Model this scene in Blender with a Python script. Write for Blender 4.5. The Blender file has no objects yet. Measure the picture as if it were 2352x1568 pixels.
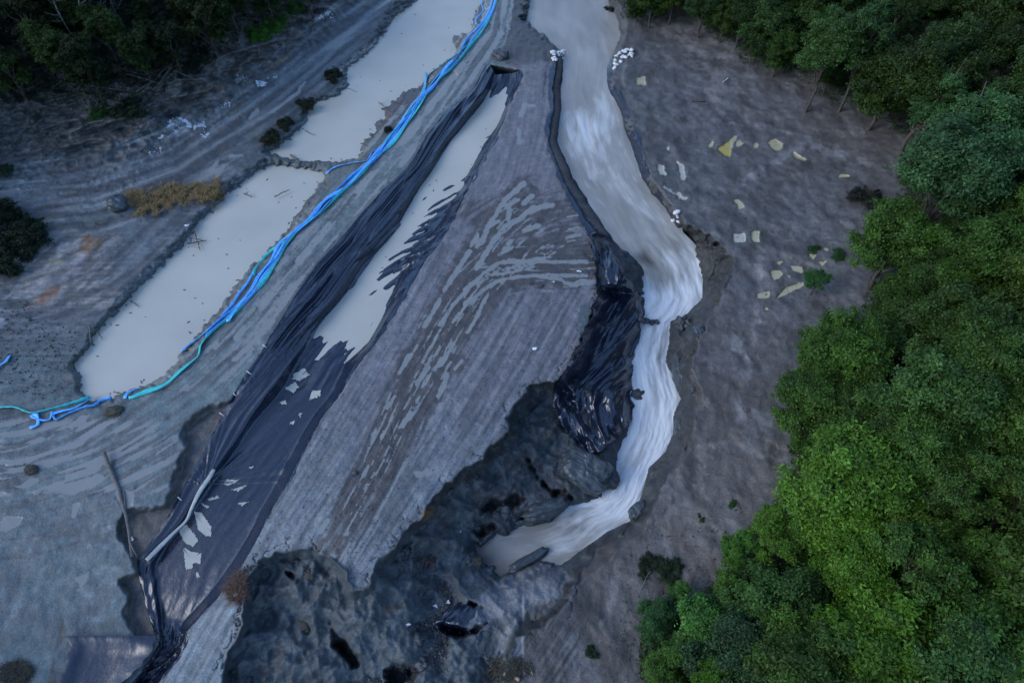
import bpy, math, random
import numpy as np
from mathutils import Vector

# ------------------------------------------------------------------ camera, sky, light, exposure
S = bpy.context.scene
COL = S.collection
H = 45.0
PITCH = math.radians(52)
F = 1560.0
CU, CV = 1176.0, 784.0
cd = bpy.data.cameras.new("camera"); cam = bpy.data.objects.new("camera", cd); COL.objects.link(cam)
cam.location = (0, 0, H); cam.rotation_euler = (math.radians(90) - PITCH, 0, 0)
cd.sensor_width = 36; cd.lens = F / 2352 * 36; cd.clip_start = .5; cd.clip_end = 6000
S.camera = cam
W = bpy.data.worlds.new("World"); S.world = W; W.use_nodes = True
wn = W.node_tree.nodes; wl = W.node_tree.links
SUN_EL = math.radians(34); SUN_ROT = math.radians(-108)
sky = wn.new('ShaderNodeTexSky'); sky.sky_type = 'NISHITA'; sky.sun_disc = False
sky.sun_elevation = SUN_EL; sky.sun_rotation = SUN_ROT; sky.dust_density = 0.7; sky.air_density = 1.0; sky.ozone_density = 4.5
wl.new(sky.outputs[0], wn['Background'].inputs[0]); wn['Background'].inputs[1].default_value = .15
sd = bpy.data.lights.new("sun", 'SUN'); sd.energy = .62; sd.angle = math.radians(36); sd.color = (1, .98, .95)
sun = bpy.data.objects.new("sun", sd); COL.objects.link(sun)
sdir = Vector((math.sin(SUN_ROT) * math.cos(SUN_EL), math.cos(SUN_ROT) * math.cos(SUN_EL), math.sin(SUN_EL)))
sun.rotation_euler = (-sdir).to_track_quat('-Z', 'Y').to_euler(); sun.location = (0, 0, 80)
S.view_settings.view_transform = 'Standard'; S.view_settings.look = 'None'
S.view_settings.exposure = 1.18; S.view_settings.gamma = 1
S.render.engine = 'CYCLES'
S.cycles.max_bounces = 5

rnd = random.Random(7)
rng = np.random.default_rng(11)

# ------------------------------------------------------------------ image pixel <-> place
SP, CP = math.sin(PITCH), math.cos(PITCH)
def at(u, v, z):
    u = np.asarray(u, float); v = np.asarray(v, float); z = np.asarray(z, float)
    a = CV - v
    dx = (u - CU); dy = F * CP + a * SP; dz = -F * SP + a * CP
    t = (H - z) / np.maximum(-dz, 1e-3)
    return dx * t, dy * t
def proj(x, y, z):
    ry = y; rz = z - H
    f = ry * CP - rz * SP; up = ry * SP + rz * CP
    return CU + F * x / f, CV - F * up / f
K = .3562
ORG = {1: (0, 0), 2: (764.4, 0), 3: (1528.8, 0), 4: (0, 499.8), 5: (764.4, 499.8), 6: (1528.8, 499.8), 7: (0, 1009.6), 8: (764.4, 1009.6), 9: (1528.8, 1009.6)}
def R(k, pts):
    ox, oy = ORG[k]
    return [(ox + x * K, oy + y * K) for x, y in pts]

# ------------------------------------------------------------------ noise
def _h(ix, iy, s):
    n = (ix.astype(np.int64) * 374761393 + iy.astype(np.int64) * 668265263 + s * 974634777) & 0xffffffff
    n = ((n ^ (n >> 13)) * 1274126177) & 0xffffffff
    n = n ^ (n >> 16)
    return (n & 0xffffff) / float(0xffffff)
def noise(x, y, s=0):
    ix = np.floor(x); iy = np.floor(y); fx = x - ix; fy = y - iy
    def g(a, b):
        t = _h(ix + a, iy + b, s) * 6.2832; return np.cos(t) * (fx - a) + np.sin(t) * (fy - b)
    a = g(0, 0); b = g(1, 0); c = g(0, 1); d = g(1, 1)
    wx = fx * fx * fx * (fx * (fx * 6 - 15) + 10); wy = fy * fy * fy * (fy * (fy * 6 - 15) + 10)
    return np.clip(.5 + .8 * ((a + (b - a) * wx) * (1 - wy) + (c + (d - c) * wx) * wy), 0, 1)
def fbm(x, y, s=0, o=4, g=.5):
    r = 0; a = 1; t = 0
    for k in range(o):
        r = r + a * noise(x + 17.3 * k, y - 9.1 * k, s + k); t += a; a *= g; x, y = x * 2.03, y * 2.03
    return r / t            # 0..1
def ifbm(x, y, s=0, o=4, g=.5):
    r = 0; a = 1; t = 0
    for k in range(o):
        r = r + a * noise(x + 17.3 * k, y - 9.1 * k, s + k); t += a; a *= g; x, y = x * 1.6 - y * 1.2, x * 1.2 + y * 1.6
    return r / t
def ridge(x, y, s=0, o=3):
    r = 0; a = 1; t = 0
    for k in range(o):
        r = r + a * (1 - np.abs(2 * noise(x + 5.3 * k, y + 3.7 * k, s + k) - 1)); t += a; a *= .5; x = x * 2.1; y = y * 2.1
    return r / t
def voro(x, y, s=0):
    """F1, F2-F1, cell value"""
    ix = np.floor(x); iy = np.floor(y); f1 = np.full(np.shape(x), 9.); f2 = f1.copy(); cv = np.zeros(np.shape(x))
    for a in (-1, 0, 1):
        for b in (-1, 0, 1):
            px = ix + a + _h(ix + a, iy + b, s); py = iy + b + _h(ix + a, iy + b, s + 50); d = np.hypot(px - x, py - y); v = _h(ix + a, iy + b, s + 90)
            k = d < f1; f2 = np.where(k, f1, np.minimum(f2, d)); cv = np.where(k, v, cv); f1 = np.where(k, d, f1)
    return f1, f2 - f1, cv
def sstep(a, b, x):
    t = np.clip((x - a) / (b - a), 0, 1); return t * t * (3 - 2 * t)

# ------------------------------------------------------------------ raster helpers (polygons -> distances)
U0, U1, V0, V1, DS = -420, 2820, -360, 2000, 3
UU, VV = np.meshgrid(np.arange(U0, U1, DS, dtype=np.float64), np.arange(V0, V1, DS, dtype=np.float64))
def samp(A, u, v):
    x = np.clip((np.asarray(u, float) - U0) / DS, 0, A.shape[1] - 1.001); y = np.clip((np.asarray(v, float) - V0) / DS, 0, A.shape[0] - 1.001)
    i = x.astype(int); j = y.astype(int); fx = x - i; fy = y - j
    return (A[j, i] * (1 - fx) + A[j, i + 1] * fx) * (1 - fy) + (A[j + 1, i] * (1 - fx) + A[j + 1, i + 1] * fx) * fy
def win(pts, m):
    p = np.array(pts); a, b = p.min(0) - m, p.max(0) + m
    i0 = int(max(0, (a[0] - U0) // DS)); i1 = int(min(UU.shape[1], (b[0] - U0) // DS + 2))
    j0 = int(max(0, (a[1] - V0) // DS)); j1 = int(min(UU.shape[0], (b[1] - V0) // DS + 2))
    return slice(j0, j1), slice(i0, i1)
def segd(X, Y, a, b):
    dx, dy = b[0] - a[0], b[1] - a[1]; L2 = dx * dx + dy * dy + 1e-9
    t = np.clip(((X - a[0]) * dx + (Y - a[1]) * dy) / L2, 0, 1)
    ex = X - a[0] - t * dx; ey = Y - a[1] - t * dy
    return np.sqrt(ex * ex + ey * ey), t, np.sign(dx * ey - dy * ex)
def polysd(pts, m=200):
    """signed distance, positive inside; -m far away"""
    out = np.full(UU.shape, -float(m)); w = win(pts, m); X, Y = UU[w], VV[w]
    d = np.full(X.shape, 1e9); ins = np.zeros(X.shape, bool); n = len(pts)
    for i in range(n):
        a, b = pts[i], pts[(i + 1) % n]
        dd, _, _ = segd(X, Y, a, b); d = np.minimum(d, dd)
        if a[1] != b[1]:
            c = (a[1] > Y) != (b[1] > Y)
            ins ^= c & (X < (b[0] - a[0]) * (Y - a[1]) / (b[1] - a[1]) + a[0])
    out[w] = np.clip(np.where(ins, d, -d), -m, 1e9)
    return out
def linesd(pts, m=200, full=False):
    """(distance, arc length, signed distance)"""
    D = np.full(UU.shape, float(m)); A = np.zeros(UU.shape); G = np.full(UU.shape, float(m))
    w = (slice(0, UU.shape[0]), slice(0, UU.shape[1])) if full else win(pts, m)
    X, Y = UU[w], VV[w]; d = np.full(X.shape, 1e9); s = np.zeros(X.shape); g = np.zeros(X.shape); acc = 0
    for a, b in zip(pts[:-1], pts[1:]):
        dd, t, sg = segd(X, Y, a, b); L = math.hypot(b[0] - a[0], b[1] - a[1])
        k = dd < d; d = np.where(k, dd, d); s = np.where(k, acc + t * L, s); g = np.where(k, dd * sg, g); acc += L
    D[w] = d; A[w] = s; G[w] = g
    return D, A, G
def tps(ctrl):
    c = np.array(ctrl, float); P = c[:, :2] / 400; z = c[:, 2]; n = len(c)
    def k(r2): return r2 * np.log(r2 + 1e-9) * .5
    d = ((P[:, None] - P[None]) ** 2).sum(-1)
    A = np.zeros((n + 3, n + 3)); A[:n, :n] = k(d) + np.eye(n) * .02; A[:n, n] = 1; A[:n, n + 1:] = P; A[n, :n] = 1; A[n + 1:, :n] = P.T
    w = np.linalg.solve(A, np.r_[z, 0, 0, 0])
    X = UU[::4, ::4] / 400; Y = VV[::4, ::4] / 400
    r = w[n] + w[n + 1] * X + w[n + 2] * Y
    for i in range(n): r = r + w[i] * k((X - P[i, 0]) ** 2 + (Y - P[i, 1]) ** 2)
    x = np.clip((UU - U0) / DS / 4, 0, X.shape[1] - 1.001); y = np.clip((VV - V0) / DS / 4, 0, X.shape[0] - 1.001)
    i = x.astype(int); j = y.astype(int); fx = x - i; fy = y - j
    return (r[j, i] * (1 - fx) + r[j, i + 1] * fx) * (1 - fy) + (r[j + 1, i] * (1 - fx) + r[j + 1, i + 1] * fx) * fy

# ------------------------------------------------------------------ outlines of the place
POOL1 = [(930,-80),(1120,-80),(1113,0),(1096,21),(1085,60),(1085,71),(1060,80),(1039,85),(1049,125),(1020,145),(985,171),(970,195),(925,217),(900,235),(882,249),(890,270),(860,285),(868,302),(836,320),(830,345),(823,363),(769,372),(712,370),(652,363),(620,349),(655,328),(698,285),(716,235),(775,221),(800,192),(793,160),(857,110),(907,39),(958,0)]
POOL2 = [(616,379),(584,399),(516,449),(477,491),(452,516),(445,532),(417,564),(377,603),(306,671),(271,713),(221,763),(199,806),(170,838),(189,874),(185,895),(214,926),(256,913),(296,899),(356,877),(402,838),(417,810),(460,763),(495,721),(534,667),(584,607),(630,564),(655,539),(677,503),(709,456),(748,406),(734,392),(677,383)]
# stream: left bank, right bank, water level, foam
ST = [((1170,-330),(1330,-330),-1,0),((1190,-90),(1370,-90),-1,0),((1217,0),(1400,0),-1,0),((1206,46),(1425,50),-1,.02),((1250,82),(1425,85),-1,.02),((1290,120),(1410,125),-1,.05),((1288,160),(1400,165),-1.02,.12),
 ((1281,200),(1402,205),-1.05,.2),((1284,250),(1430,256),-1.12,.22),((1278,290),(1440,300),-1.2,.30),((1274,325),(1455,335),-1.28,.30),((1290,365),(1468,375),-1.35,.26),
 ((1309,410),(1482,415),-1.42,.3),((1330,445),(1505,447),-1.5,.22),((1350,480),(1532,480),-1.55,.25),((1375,515),(1546,508),-1.62,.25),((1402,558),(1550,535),-1.8,.2),
 ((1423,585),(1575,560),-2.5,.5),((1445,612),(1606,600),-3.4,.75),((1462,645),(1617,645),-4.2,.85),((1480,685),(1616,690),-4.8,.9),((1478,722),(1578,726),-5.1,.92),((1468,742),(1545,742),-5.25,1),
 ((1450,785),(1541,790),-5.5,.95),((1441,815),(1533,830),-5.65,.9),((1437,870),(1552,875),-5.9,.9),((1440,915),(1569,915),-6.1,.9),((1445,956),(1552,950),-6.25,.85),((1436,1000),(1548,1000),-6.45,.95),
 ((1414,1040),(1535,1038),-6.6,.95),((1410,1090),(1496,1075),-6.75,.95),((1385,1145),(1476,1143),-6.9,.9),((1341,1150),(1450,1200),-7,.85),((1306,1160),(1395,1225),-7.1,.75),
 ((1263,1195),(1345,1262),-7.15,.55),((1200,1206),(1290,1300),-7.2,.32),((1150,1222),(1240,1292),-7.2,.15),((1115,1240),(1196,1302),-7.2,-.1),((1080,1262),(1150,1325),-7.2,-.3)]
CHAN = [s[0] for s in ST] + [s[1] for s in ST[::-1]]
TONGUE_EDGE = [(1360,540),(1372,600),(1370,690),(1342,760),(1312,830),(1275,872),(1220,882),(1182,930),(1160,960),(1166,990),(1110,1042),(1050,1090),(1010,1120),(980,1152),(962,1188),(935,1200),(912,1245),(868,1290),(848,1345),(812,1350),(796,1310),(768,1280),(720,1256),(640,1262),(590,1290),(556,1330)]
VALLEY = TONGUE_EDGE + [(556,1380),(548,1440),(522,1500),(512,1568),(500,1900),(1130,1900),(1160,1568),(1190,1470),(1300,1400),(1335,1320),(1372,1262),(1440,1222),(1484,1190),(1520,1140),(1540,1080),(1585,1010),(1600,930),(1590,850),(1610,770),(1640,705),(1676,655),(1688,600),(1660,560),(1600,522),(1548,500),(1500,470),(1440,520)]
# ditch liner stations: outer left, bed left, bed right, outer right, bed level
DT = [((1124,146),(1138,172),(1180,168),(1200,160),-.35),((1115,153),(1133,190),(1186,188),(1206,175),-.8),((1085,207),(1116,232),(1163,237),(1178,232),-1.2),((1024,256),(1080,274),(1142,287),(1156,285),-1.2),
 ((978,313),(1040,323),(1113,330),(1138,331),-1.2),((942,381),(1006,380),(1081,390),(1100,392),-1.2),((882,434),(968,436),(1049,447),(1068,449),-1.2),((832,488),(932,501),(1007,511),(1040,509),-1.2),
 ((775,556),(896,558),(964,560),(1014,558),-1.2),((727,607),(862,602),(921,598),(980,596),-1.2),((677,681),(798,692),(893,692),(926,692),-1.2),((634,752),(732,758),(846,785),(868,785),-1.2),
 ((596,815),(694,826),(796,833),(820,842),-.96),((560,865),(664,888),(764,902),(788,899),-1.4),((512,946),(596,965),(715,963),(738,966),-1.65),((468,1040),(530,1052),(672,1035),(712,1017),-1.95),
 ((425,1110),(478,1130),(640,1100),(668,1102),-2.2),((385,1188),(436,1192),(600,1170),(631,1163),-2.5),((342,1252),(388,1246),(570,1232),(586,1250),-2.8),((312,1291),(360,1295),(524,1302),(556,1307),-3.1),
 ((326,1348),(366,1362),(472,1372),(506,1371),-3.5),((342,1408),(372,1414),(424,1424),(452,1428),-4.0),((352,1442),(372,1442),(414,1440),(436,1446),-4.1),((362,1478),(380,1482),(410,1474),(432,1474),-4.0),((338,1520),(352,1522),(384,1520),(404,1520),-4.2),((300,1570),(312,1570),(346,1570),(366,1570),-4.6),((270,1620),(280,1620),(320,1620),(340,1620),-4.8)]
DPOLY = [d[0] for d in DT] + [d[3] for d in DT[::-1]]
SHEET2 = R(7, [(450,1270),(600,1275),(870,1290),(1000,1262),(975,1400),(840,1500),(700,1700),(330,1700),(390,1560),(470,1340)])

# ------------------------------------------------------------------ height fields
zU = tps([(1230,60,0),(1180,-40,.1),(1150,120,0),(1230,300,0),(1120,420,-.05),(1200,600,-.05),(1000,800,-.1),(1200,800,-.15),(900,1000,-.3),(1080,980,-.35),(750,1150,-.7),(900,1180,-.8),(800,1290,-1.2),(640,1230,-1.2),
 (1060,220,0),(900,400,0),(700,600,-.1),(500,850,-.2),(300,980,-.4),(100,1050,-.6),(0,1200,-1),(200,1250,-1.6),(50,1400,-2.3),(250,1400,-2.7),(250,1500,-3.2),(100,1568,-3.2),(480,1480,-3),(400,1600,-3.6),(300,1120,-.8),
 (800,200,-.4),(700,350,-.35),(400,600,-.3),(200,800,-.4),(60,900,-.2),(560,300,.5),(300,400,.9),(60,450,1),(800,60,.5),(200,560,.6),(0,600,.8),(100,700,.1),(0,740,.4),
 (0,330,2.6),(200,320,2),(400,270,1.5),(500,180,2.4),(650,100,2.),(0,200,5),(250,180,5.5),(400,80,6),(100,0,10),(500,0,6.5),(700,0,3),(-300,100,13),(-300,500,5),(-300,1000,.5),(-300,1500,-2),(300,-250,15),(900,-250,3.5),
 (1500,100,.3),(1600,300,.3),(1650,450,.1),(1750,600,.1),(1850,400,1),(1800,200,1.8),(1650,60,2.2),(2050,300,3),(2300,200,8),(2352,0,10),(2000,0,6),(1700,-200,6),(1300,-300,0),(2700,-200,16),(2700,400,11),
 (1950,600,1.5),(2300,600,6),(1700,750,-.5),(1850,850,0),(2300,900,4.5),(1680,950,-1.2),(1820,1050,-.5),(2300,1200,3),(1600,1150,-2.6),(1700,1250,-2.2),(1480,1300,-4.2),(1600,1400,-3.6),(1800,1400,-2.5),(2300,1500,0),(1400,1500,-4.8),(1600,1600,-4.6),
 (1250,1600,-5),(2700,1000,8),(2700,1700,2),(2000,1900,-3.5),(1200,1900,-5.6),(600,1900,-4.6),(0,1900,-4)])
zL = tps([(1400,560,-2),(1620,600,-3.6),(1660,600,-3),(1430,700,-3.6),(1560,740,-4.4),(1600,850,-4.2),(1400,800,-4),(1600,1000,-5),(1400,900,-4.6),(1340,950,-3.8),(1250,930,-3),(1200,1000,-3.2),(1300,1040,-4.6),(1120,1090,-3.2),(1200,1100,-4.6),(1050,1150,-3),(1100,1200,-5),(1300,1180,-6.6),
 (960,1250,-3.2),(1050,1280,-5.4),(900,1350,-3.4),(1000,1380,-5),(850,1450,-3.8),(1150,1400,-5.6),(1250,1340,-6.2),(1100,1470,-5.6),(1000,1530,-5),(700,1300,-2.6),(620,1350,-3.3),(650,1450,-4.2),(700,1550,-5),(570,1500,-4.4),(800,1560,-6),(900,1600,-5.4),
 (1500,1200,-6.6),(1400,1300,-6),(1500,1000,-6),(600,1900,-6),(1100,1900,-6.4),(1550,1080,-5.6)])
WXY = at(UU, VV, 0)
n1 = ifbm(WXY[0] * .35, WXY[1] * .35, 3, 4); n2 = ifbm(WXY[0] * 1.3, WXY[1] * 1.3, 9, 2); n3 = ifbm(WXY[0] * .12, WXY[1] * .12, 21, 3)
sdV = polysd(VALLEY, 400) + (n2 - .5) * 16 + (n1 - .5) * 26
kc = .075 + .05 * n1
steps = .2 * np.sin(sdV * .16 + 9 * n1) * sstep(4, 20, sdV)
inV = np.maximum(zL - 1.1 + (n1 - .5) * 1.8 + (ridge(WXY[0] * .3, WXY[1] * .3, 5) - .5) * 1.2, zU - kc * np.maximum(sdV, 0) + steps)
Z = np.where(sdV > 0, np.minimum(inV, zU), zU)
# stream level by the stations
cl = [((s[0][0] + s[1][0]) / 2, (s[0][1] + s[1][1]) / 2) for s in ST]
acc = [0]
for a, b in zip(cl[:-1], cl[1:]): acc.append(acc[-1] + math.hypot(b[0] - a[0], b[1] - a[1]))
_, sA, _ = linesd(cl, 400)
zS = np.interp(sA, acc, [s[2] for s in ST])
sdC = polysd(CHAN, 300)
edge = sdC + (n2 - .5) * (8 + 26 * sstep(1270, 1180, UU))
kb = np.where(VV < 560, .085, .055 + .05 * sstep(1380, 1500, UU))
Z = np.minimum(Z, zS + .1 + np.maximum(-edge, 0) * kb)
Z = np.maximum(Z, np.where((edge < 0) & (edge > -200), zS + .1 + np.minimum(-edge * .03, 1.0), -99))
Z = np.where(edge > 0, zS - np.minimum(.03 * edge + .05, .8), Z)
HOL = [(8, [(1230,80),(1290,150),(1400,290),(1600,370),(1700,400),(1560,400),(1400,350),(1300,260)], 1.6), (8, [(640,1140),(720,1190),(850,1210),(950,1190),(1010,1170),(950,1260),(780,1280),(690,1240)], 1.8), (8, [(860,1005),(940,1050),(970,1085),(900,1085),(870,1050)], 1.2), (8, [(-20,1180),(60,1260),(150,1350),(225,1370),(190,1470),(120,1490),(40,1400),(-20,1330)], 2.0),
       (8, [(330,1480),(440,1440),(580,1470),(520,1540),(420,1700),(330,1700)], 2.0), (8, [(890,590),(960,540),(1040,540),(1120,560),(1010,600),(1000,670),(930,700)], 1.8), (8, [(1100,390),(1200,340),(1240,380),(1220,440),(1150,450)], 1.2), (7, [(1840,840),(1900,870),(1900,910),(1850,900)], .8), (8, [(960,400),(1060,370),(1110,410),(1010,470),(960,470)], 1.2), (8, [(1230,480),(1300,430),(1380,430),(1330,480),(1200,530)], 1.0),
       (5, [(1460,1060),(1540,1100),(1560,1240),(1520,1260),(1440,1150)], 1.2), (8, [(20,1000),(60,1060),(20,1120)], .8), (8, [(540,470),(640,440),(560,520)], .6), (6, [(110,200),(200,240),(240,330),(200,300),(120,230)], .8)]
HM = np.zeros(UU.shape)
for reg_, pts_, dp_ in HOL:
    h_ = polysd(R(reg_, pts_), 60) + (n2 - .5) * 30 + (n1 - .5) * 24 - 2; Z = Z - np.clip(h_ * .13, 0, dp_ * 1.2); HM = np.maximum(HM, sstep(-1, 5, h_))
# pools
sdP1 = polysd(POOL1, 200); sdP2 = polysd(POOL2, 200)
P1Z, P2Z = -.75, -.95
islands = [(870,300,30),(905,245,26),(1075,90,24)]
for sdp, pz in ((sdP1, P1Z), (sdP2, P2Z)):
    e = sdp + (n2 - .5) * 16 + (ifbm(WXY[0] * 2.6, WXY[1] * 2.6, 31, 2) - .5) * 14
    Z = np.where(e > -60, np.where(e > 0, np.minimum(Z, pz - np.minimum(e * .03, .5)), np.minimum(Z, pz + .03 + (-e) * .045)), Z)
    Z = np.where((e < 0) & (e > -30), np.maximum(Z, pz + .03), Z)
# left bank scarps and ledges
lb = sstep(.9, 2.2, Z) * (UU < 900)
Z = Z + lb * (np.floor(Z * 1.1 + 2 * n1) / 1.1 * 0 + (ridge(WXY[0] * .22, WXY[1] * .3, 41, 4) - .5) * 1.8)
BITE = R(4, [(1440,1190),(1350,1200),(1270,1240),(1200,1300),(1160,1380),(1150,1430),(1190,1480),(1160,1540)]) + R(7, [(1180,40),(1140,160),(1090,260),(1060,400),(980,430),(800,450),(760,520),(770,620),(800,700),(850,780),(860,850),(770,900),(800,1000),(780,1150),(860,1280),(1010,1290),(1060,1250),(1100,800),(1300,300),(1500,-250)])
sdB = polysd(BITE, 80) + (n2 - .5) * 14 + (n1 - .5) * 24; Z = Z - np.clip(sdB * .05, 0, .75); B2 = sstep(-1, 4, sdB) * (UU < 560)
ZPRE = Z.copy()
# big sheets' beds
sdD = polysd(DPOLY, 120); Z = Z - np.clip((sdD - 2) * .14, 0, 4.2)
sdS2 = polysd(SHEET2, 120); Z = Z - np.clip((sdS2 - 6) * .02, 0, .3)
# ruts and mounds
roadL = [(1150,-60),(1130,80),(1060,180),(960,310),(850,430),(740,560),(640,680),(560,780),(460,880),(330,970),(200,1045),(60,1090),(-120,1110)]
tongL = [(1240,120),(1225,300),(1190,420),(1110,560),(1010,740),(900,920),(800,1080),(700,1230),(600,1400),(480,1620),(300,1950)]
fanL = R(5, [(1900,270),(1640,290),(1200,300),(1040,340),(900,470),(760,680),(600,960),(450,1230),(300,1567),(120,1900),(-60,2200)])
leftL = [(-100,470),(0,452),(200,430),(400,370),(520,290),(640,210),(760,110),(900,10),(960,-60)]
lowL = [(-100,700),(60,700),(240,640),(420,480),(520,440)]
dR, aR, gR = linesd(roadL, 300); dT, aT, gT = linesd(tongL, 400); dF, aF, gF = linesd(fanL, 300); dLf, aLf, gLf = linesd(leftL, 300); dLo, aLo, gLo = linesd(lowL, 300)
Cliff = sstep(-1, 5, sdV)
inT = (sdD < 0) & (UU > 560) & (VV < 1400) & (sdC < 0) & (gT < 999)
FS = aT.copy(); FD = gT.copy()
fanW = sstep(90, 50, dF) * (UU > 900)
mF = fanW > .5
FS = np.where(mF, aF, FS); FD = np.where(mF, gF, FD)
# side: left of the ditch -> road coordinates
ditchc = [((d[0][0] + d[3][0]) / 2, (d[0][1] + d[3][1]) / 2) for d in DT]
_, _, gD = linesd([(1200, -300), (1190, -60)] + ditchc + [(300, 1700)], 900, True)
leftside = gD > 0
mR = leftside & (dR < 190); FS = np.where(mR, aR, FS); FD = np.where(mR, gR, FD)
mL = (sdP1 < -2) & (sdP2 < -2) & leftside & (dLf < 110) & (UU < 900); FS = np.where(mL, aLf, FS); FD = np.where(mL, gLf, FD)
elsew = ~(mR | mL) & (leftside | (UU > 1450) | (Cliff > .5) | (sdC > -5))
FS = np.where(elsew, WXY[0] * 30, FS); FD = np.where(elsew, WXY[1] * 30, FD)
streak = fbm(FS / 80, FD / 13, 55, 2)
# ------------------------------------------------------------------ colour and puddle masks
def C(*c): return np.array(c)
tongue_c = C(.132, .128, .138); road_c = C(.112, .138, .138); base_c = C(.078, .100, .102); dark_c = C(.044, .055, .061); brown_c = C(.046, .043, .040)
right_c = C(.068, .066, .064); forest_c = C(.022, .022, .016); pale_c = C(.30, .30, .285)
RGB = np.ones(UU.shape + (3,)) * base_c
def blend(m, c):
    global RGB
    m = np.clip(m, 0, 1)[..., None]; RGB = RGB * (1 - m) + c * m
rightside = (~leftside) & (sdC < 0)
tmask = (~leftside) & ((UU < 1330) | ((VV < 700) & (UU < 1400))) & (gD < 0)
blend(tmask * 1., tongue_c)
blend(tmask * sstep(850, 1150, VV) * .55, C(.130, .165, .178))
blend(tmask * (VV < 140) * sstep(.4, .6, n1), C(.10, .10, .10))
rs = (~leftside) & (UU > 1400) & (UU - 1400 > (VV - 560) * -.1)
_, _, gC = linesd(cl, 900, True)
rs = (gC < 0) & (~leftside) & (UU > 1200)
blend(rs * 1., right_c)
blend(rs * sstep(500, 200, VV) * sstep(1500, 1700, UU) * .4, C(.10, .09, .085))
blend(rs * sstep(.42, .62, n3) * .5, C(.100, .100, .102))
blend(rs * sstep(640, 800, VV) * .35, C(.10, .088, .082))
blend(rs * sstep(1000, 1200, VV) * sstep(.4, .65, n1) * .45, C(.17, .155, .14))
blend((rs & (VV > 1200)) * .5, C(.085, .08, .072))
blend(leftside * sstep(140, 90, dR) * (VV < 1150), road_c)
blend(leftside * sstep(760, 1000, VV) * .6, C(.102, .142, .148))
blend(leftside * sstep(1000, 1300, VV) * sstep(.45, .6, n1) * .7, C(.085, .098, .105))
blend(leftside * sstep(1000, 1300, VV) * sstep(.52, .66, n3 * .5 + n2 * .5) * .7, C(.145, .18, .19))
blend((leftside & (dLf < 60)) * .7, C(.12, .13, .14))
blend(leftside * sstep(1.0, 2.4, Z) * .85, C(.070, .064, .058))
blend(leftside * sstep(1.0, 2.4, Z) * sstep(.5, .7, n1) * .5, C(.12, .115, .105))
pb = np.minimum(-sdP1, -sdP2); blend(leftside * sstep(45, 5, pb) * (UU < 1000) * sstep(.42, .56, n2) * .75 * ((gR > 0) if False else 1), C(.075, .072, .062))
lowm = sstep(130, 60, dLo) * leftside * (sdP2 < 0)
blend(lowm * .7, C(.105, .112, .122))
st2 = fbm((UU * .8 - VV * .6) / 90, (UU * .6 + VV * .8) / 16, 61, 3)
lm = leftside * sstep(300, 240, UU) * sstep(500, 560, VV) * sstep(740, 680, VV)
blend(lm * sstep(.5, .62, st2), C(.22, .21, .19)); blend(lm * sstep(.56, .44, st2) * .6, C(.09, .08, .07))
neck = polysd(R(2, [(1270,-60),(1170,-60),(1130,120),(1090,300),(1110,420),(1280,410),(1470,390),(1460,300),(1380,230),(1250,130)]), 60); blend(sstep(-4, 6, neck + (n2 - .5) * 24) * .9, C(.058, .060, .062))
for ip in ([(780,230),(870,205),(930,230),(850,340),(800,340)], [(430,600),(560,570),(540,690),(440,760),(330,760)], [(220,840),(300,800),(390,820),(370,890),(250,880)]): blend(sstep(-8, 6, polysd(R(2, ip), 60) + (n2 - .5) * 24) * .85, C(.070, .064, .062))
blend(B2 * 1., C(.068, .064, .060)); blend(B2 * sstep(.5, .6, n2) * .5, C(.10, .098, .095))
face = polysd(R(7, [(395,1120),(440,1250),(350,1380),(370,1700),(270,1700),(340,1400)]), 40); blend(sstep(-2, 4, face) * .8, C(.05, .05, .048))
# valley
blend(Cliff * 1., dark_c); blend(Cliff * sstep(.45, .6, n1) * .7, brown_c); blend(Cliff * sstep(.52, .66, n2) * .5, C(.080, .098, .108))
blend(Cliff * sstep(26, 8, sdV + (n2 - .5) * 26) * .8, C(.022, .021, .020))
blend(Cliff * sstep(1180, 1300, VV) * (UU < 1150) * .5, C(.070, .088, .098))
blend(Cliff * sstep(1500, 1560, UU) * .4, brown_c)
scp = polysd([(1548,505),(1600,520),(1655,558),(1686,600),(1676,650),(1625,690),(1600,640),(1590,590)], 60); blend(sstep(-3, 6, scp + (n2 - .5) * 14) * .9, C(.034, .034, .032))
blend(HM * .85, C(.026, .025, .024))
slab = polysd(R(8, [(1300,800),(1500,800),(1540,900),(1400,1060),(1100,1130),(960,1200),(880,1180),(860,1080),(960,980),(1100,870)]), 60)
blend(sstep(-3, 8, slab + (n2 - .5) * 20), C(.135, .145, .16))
pale = polysd(R(7, [(1560,1080),(1530,1220),(1440,1400),(1450,1480),(1400,1700),(800,1700),(980,1460),(1060,1330),(1250,1180),(1400,1080)]), 80)
blend(sstep(-4, 6, pale + (n2 - .5) * 14), C(.17, .20, .21))
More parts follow.
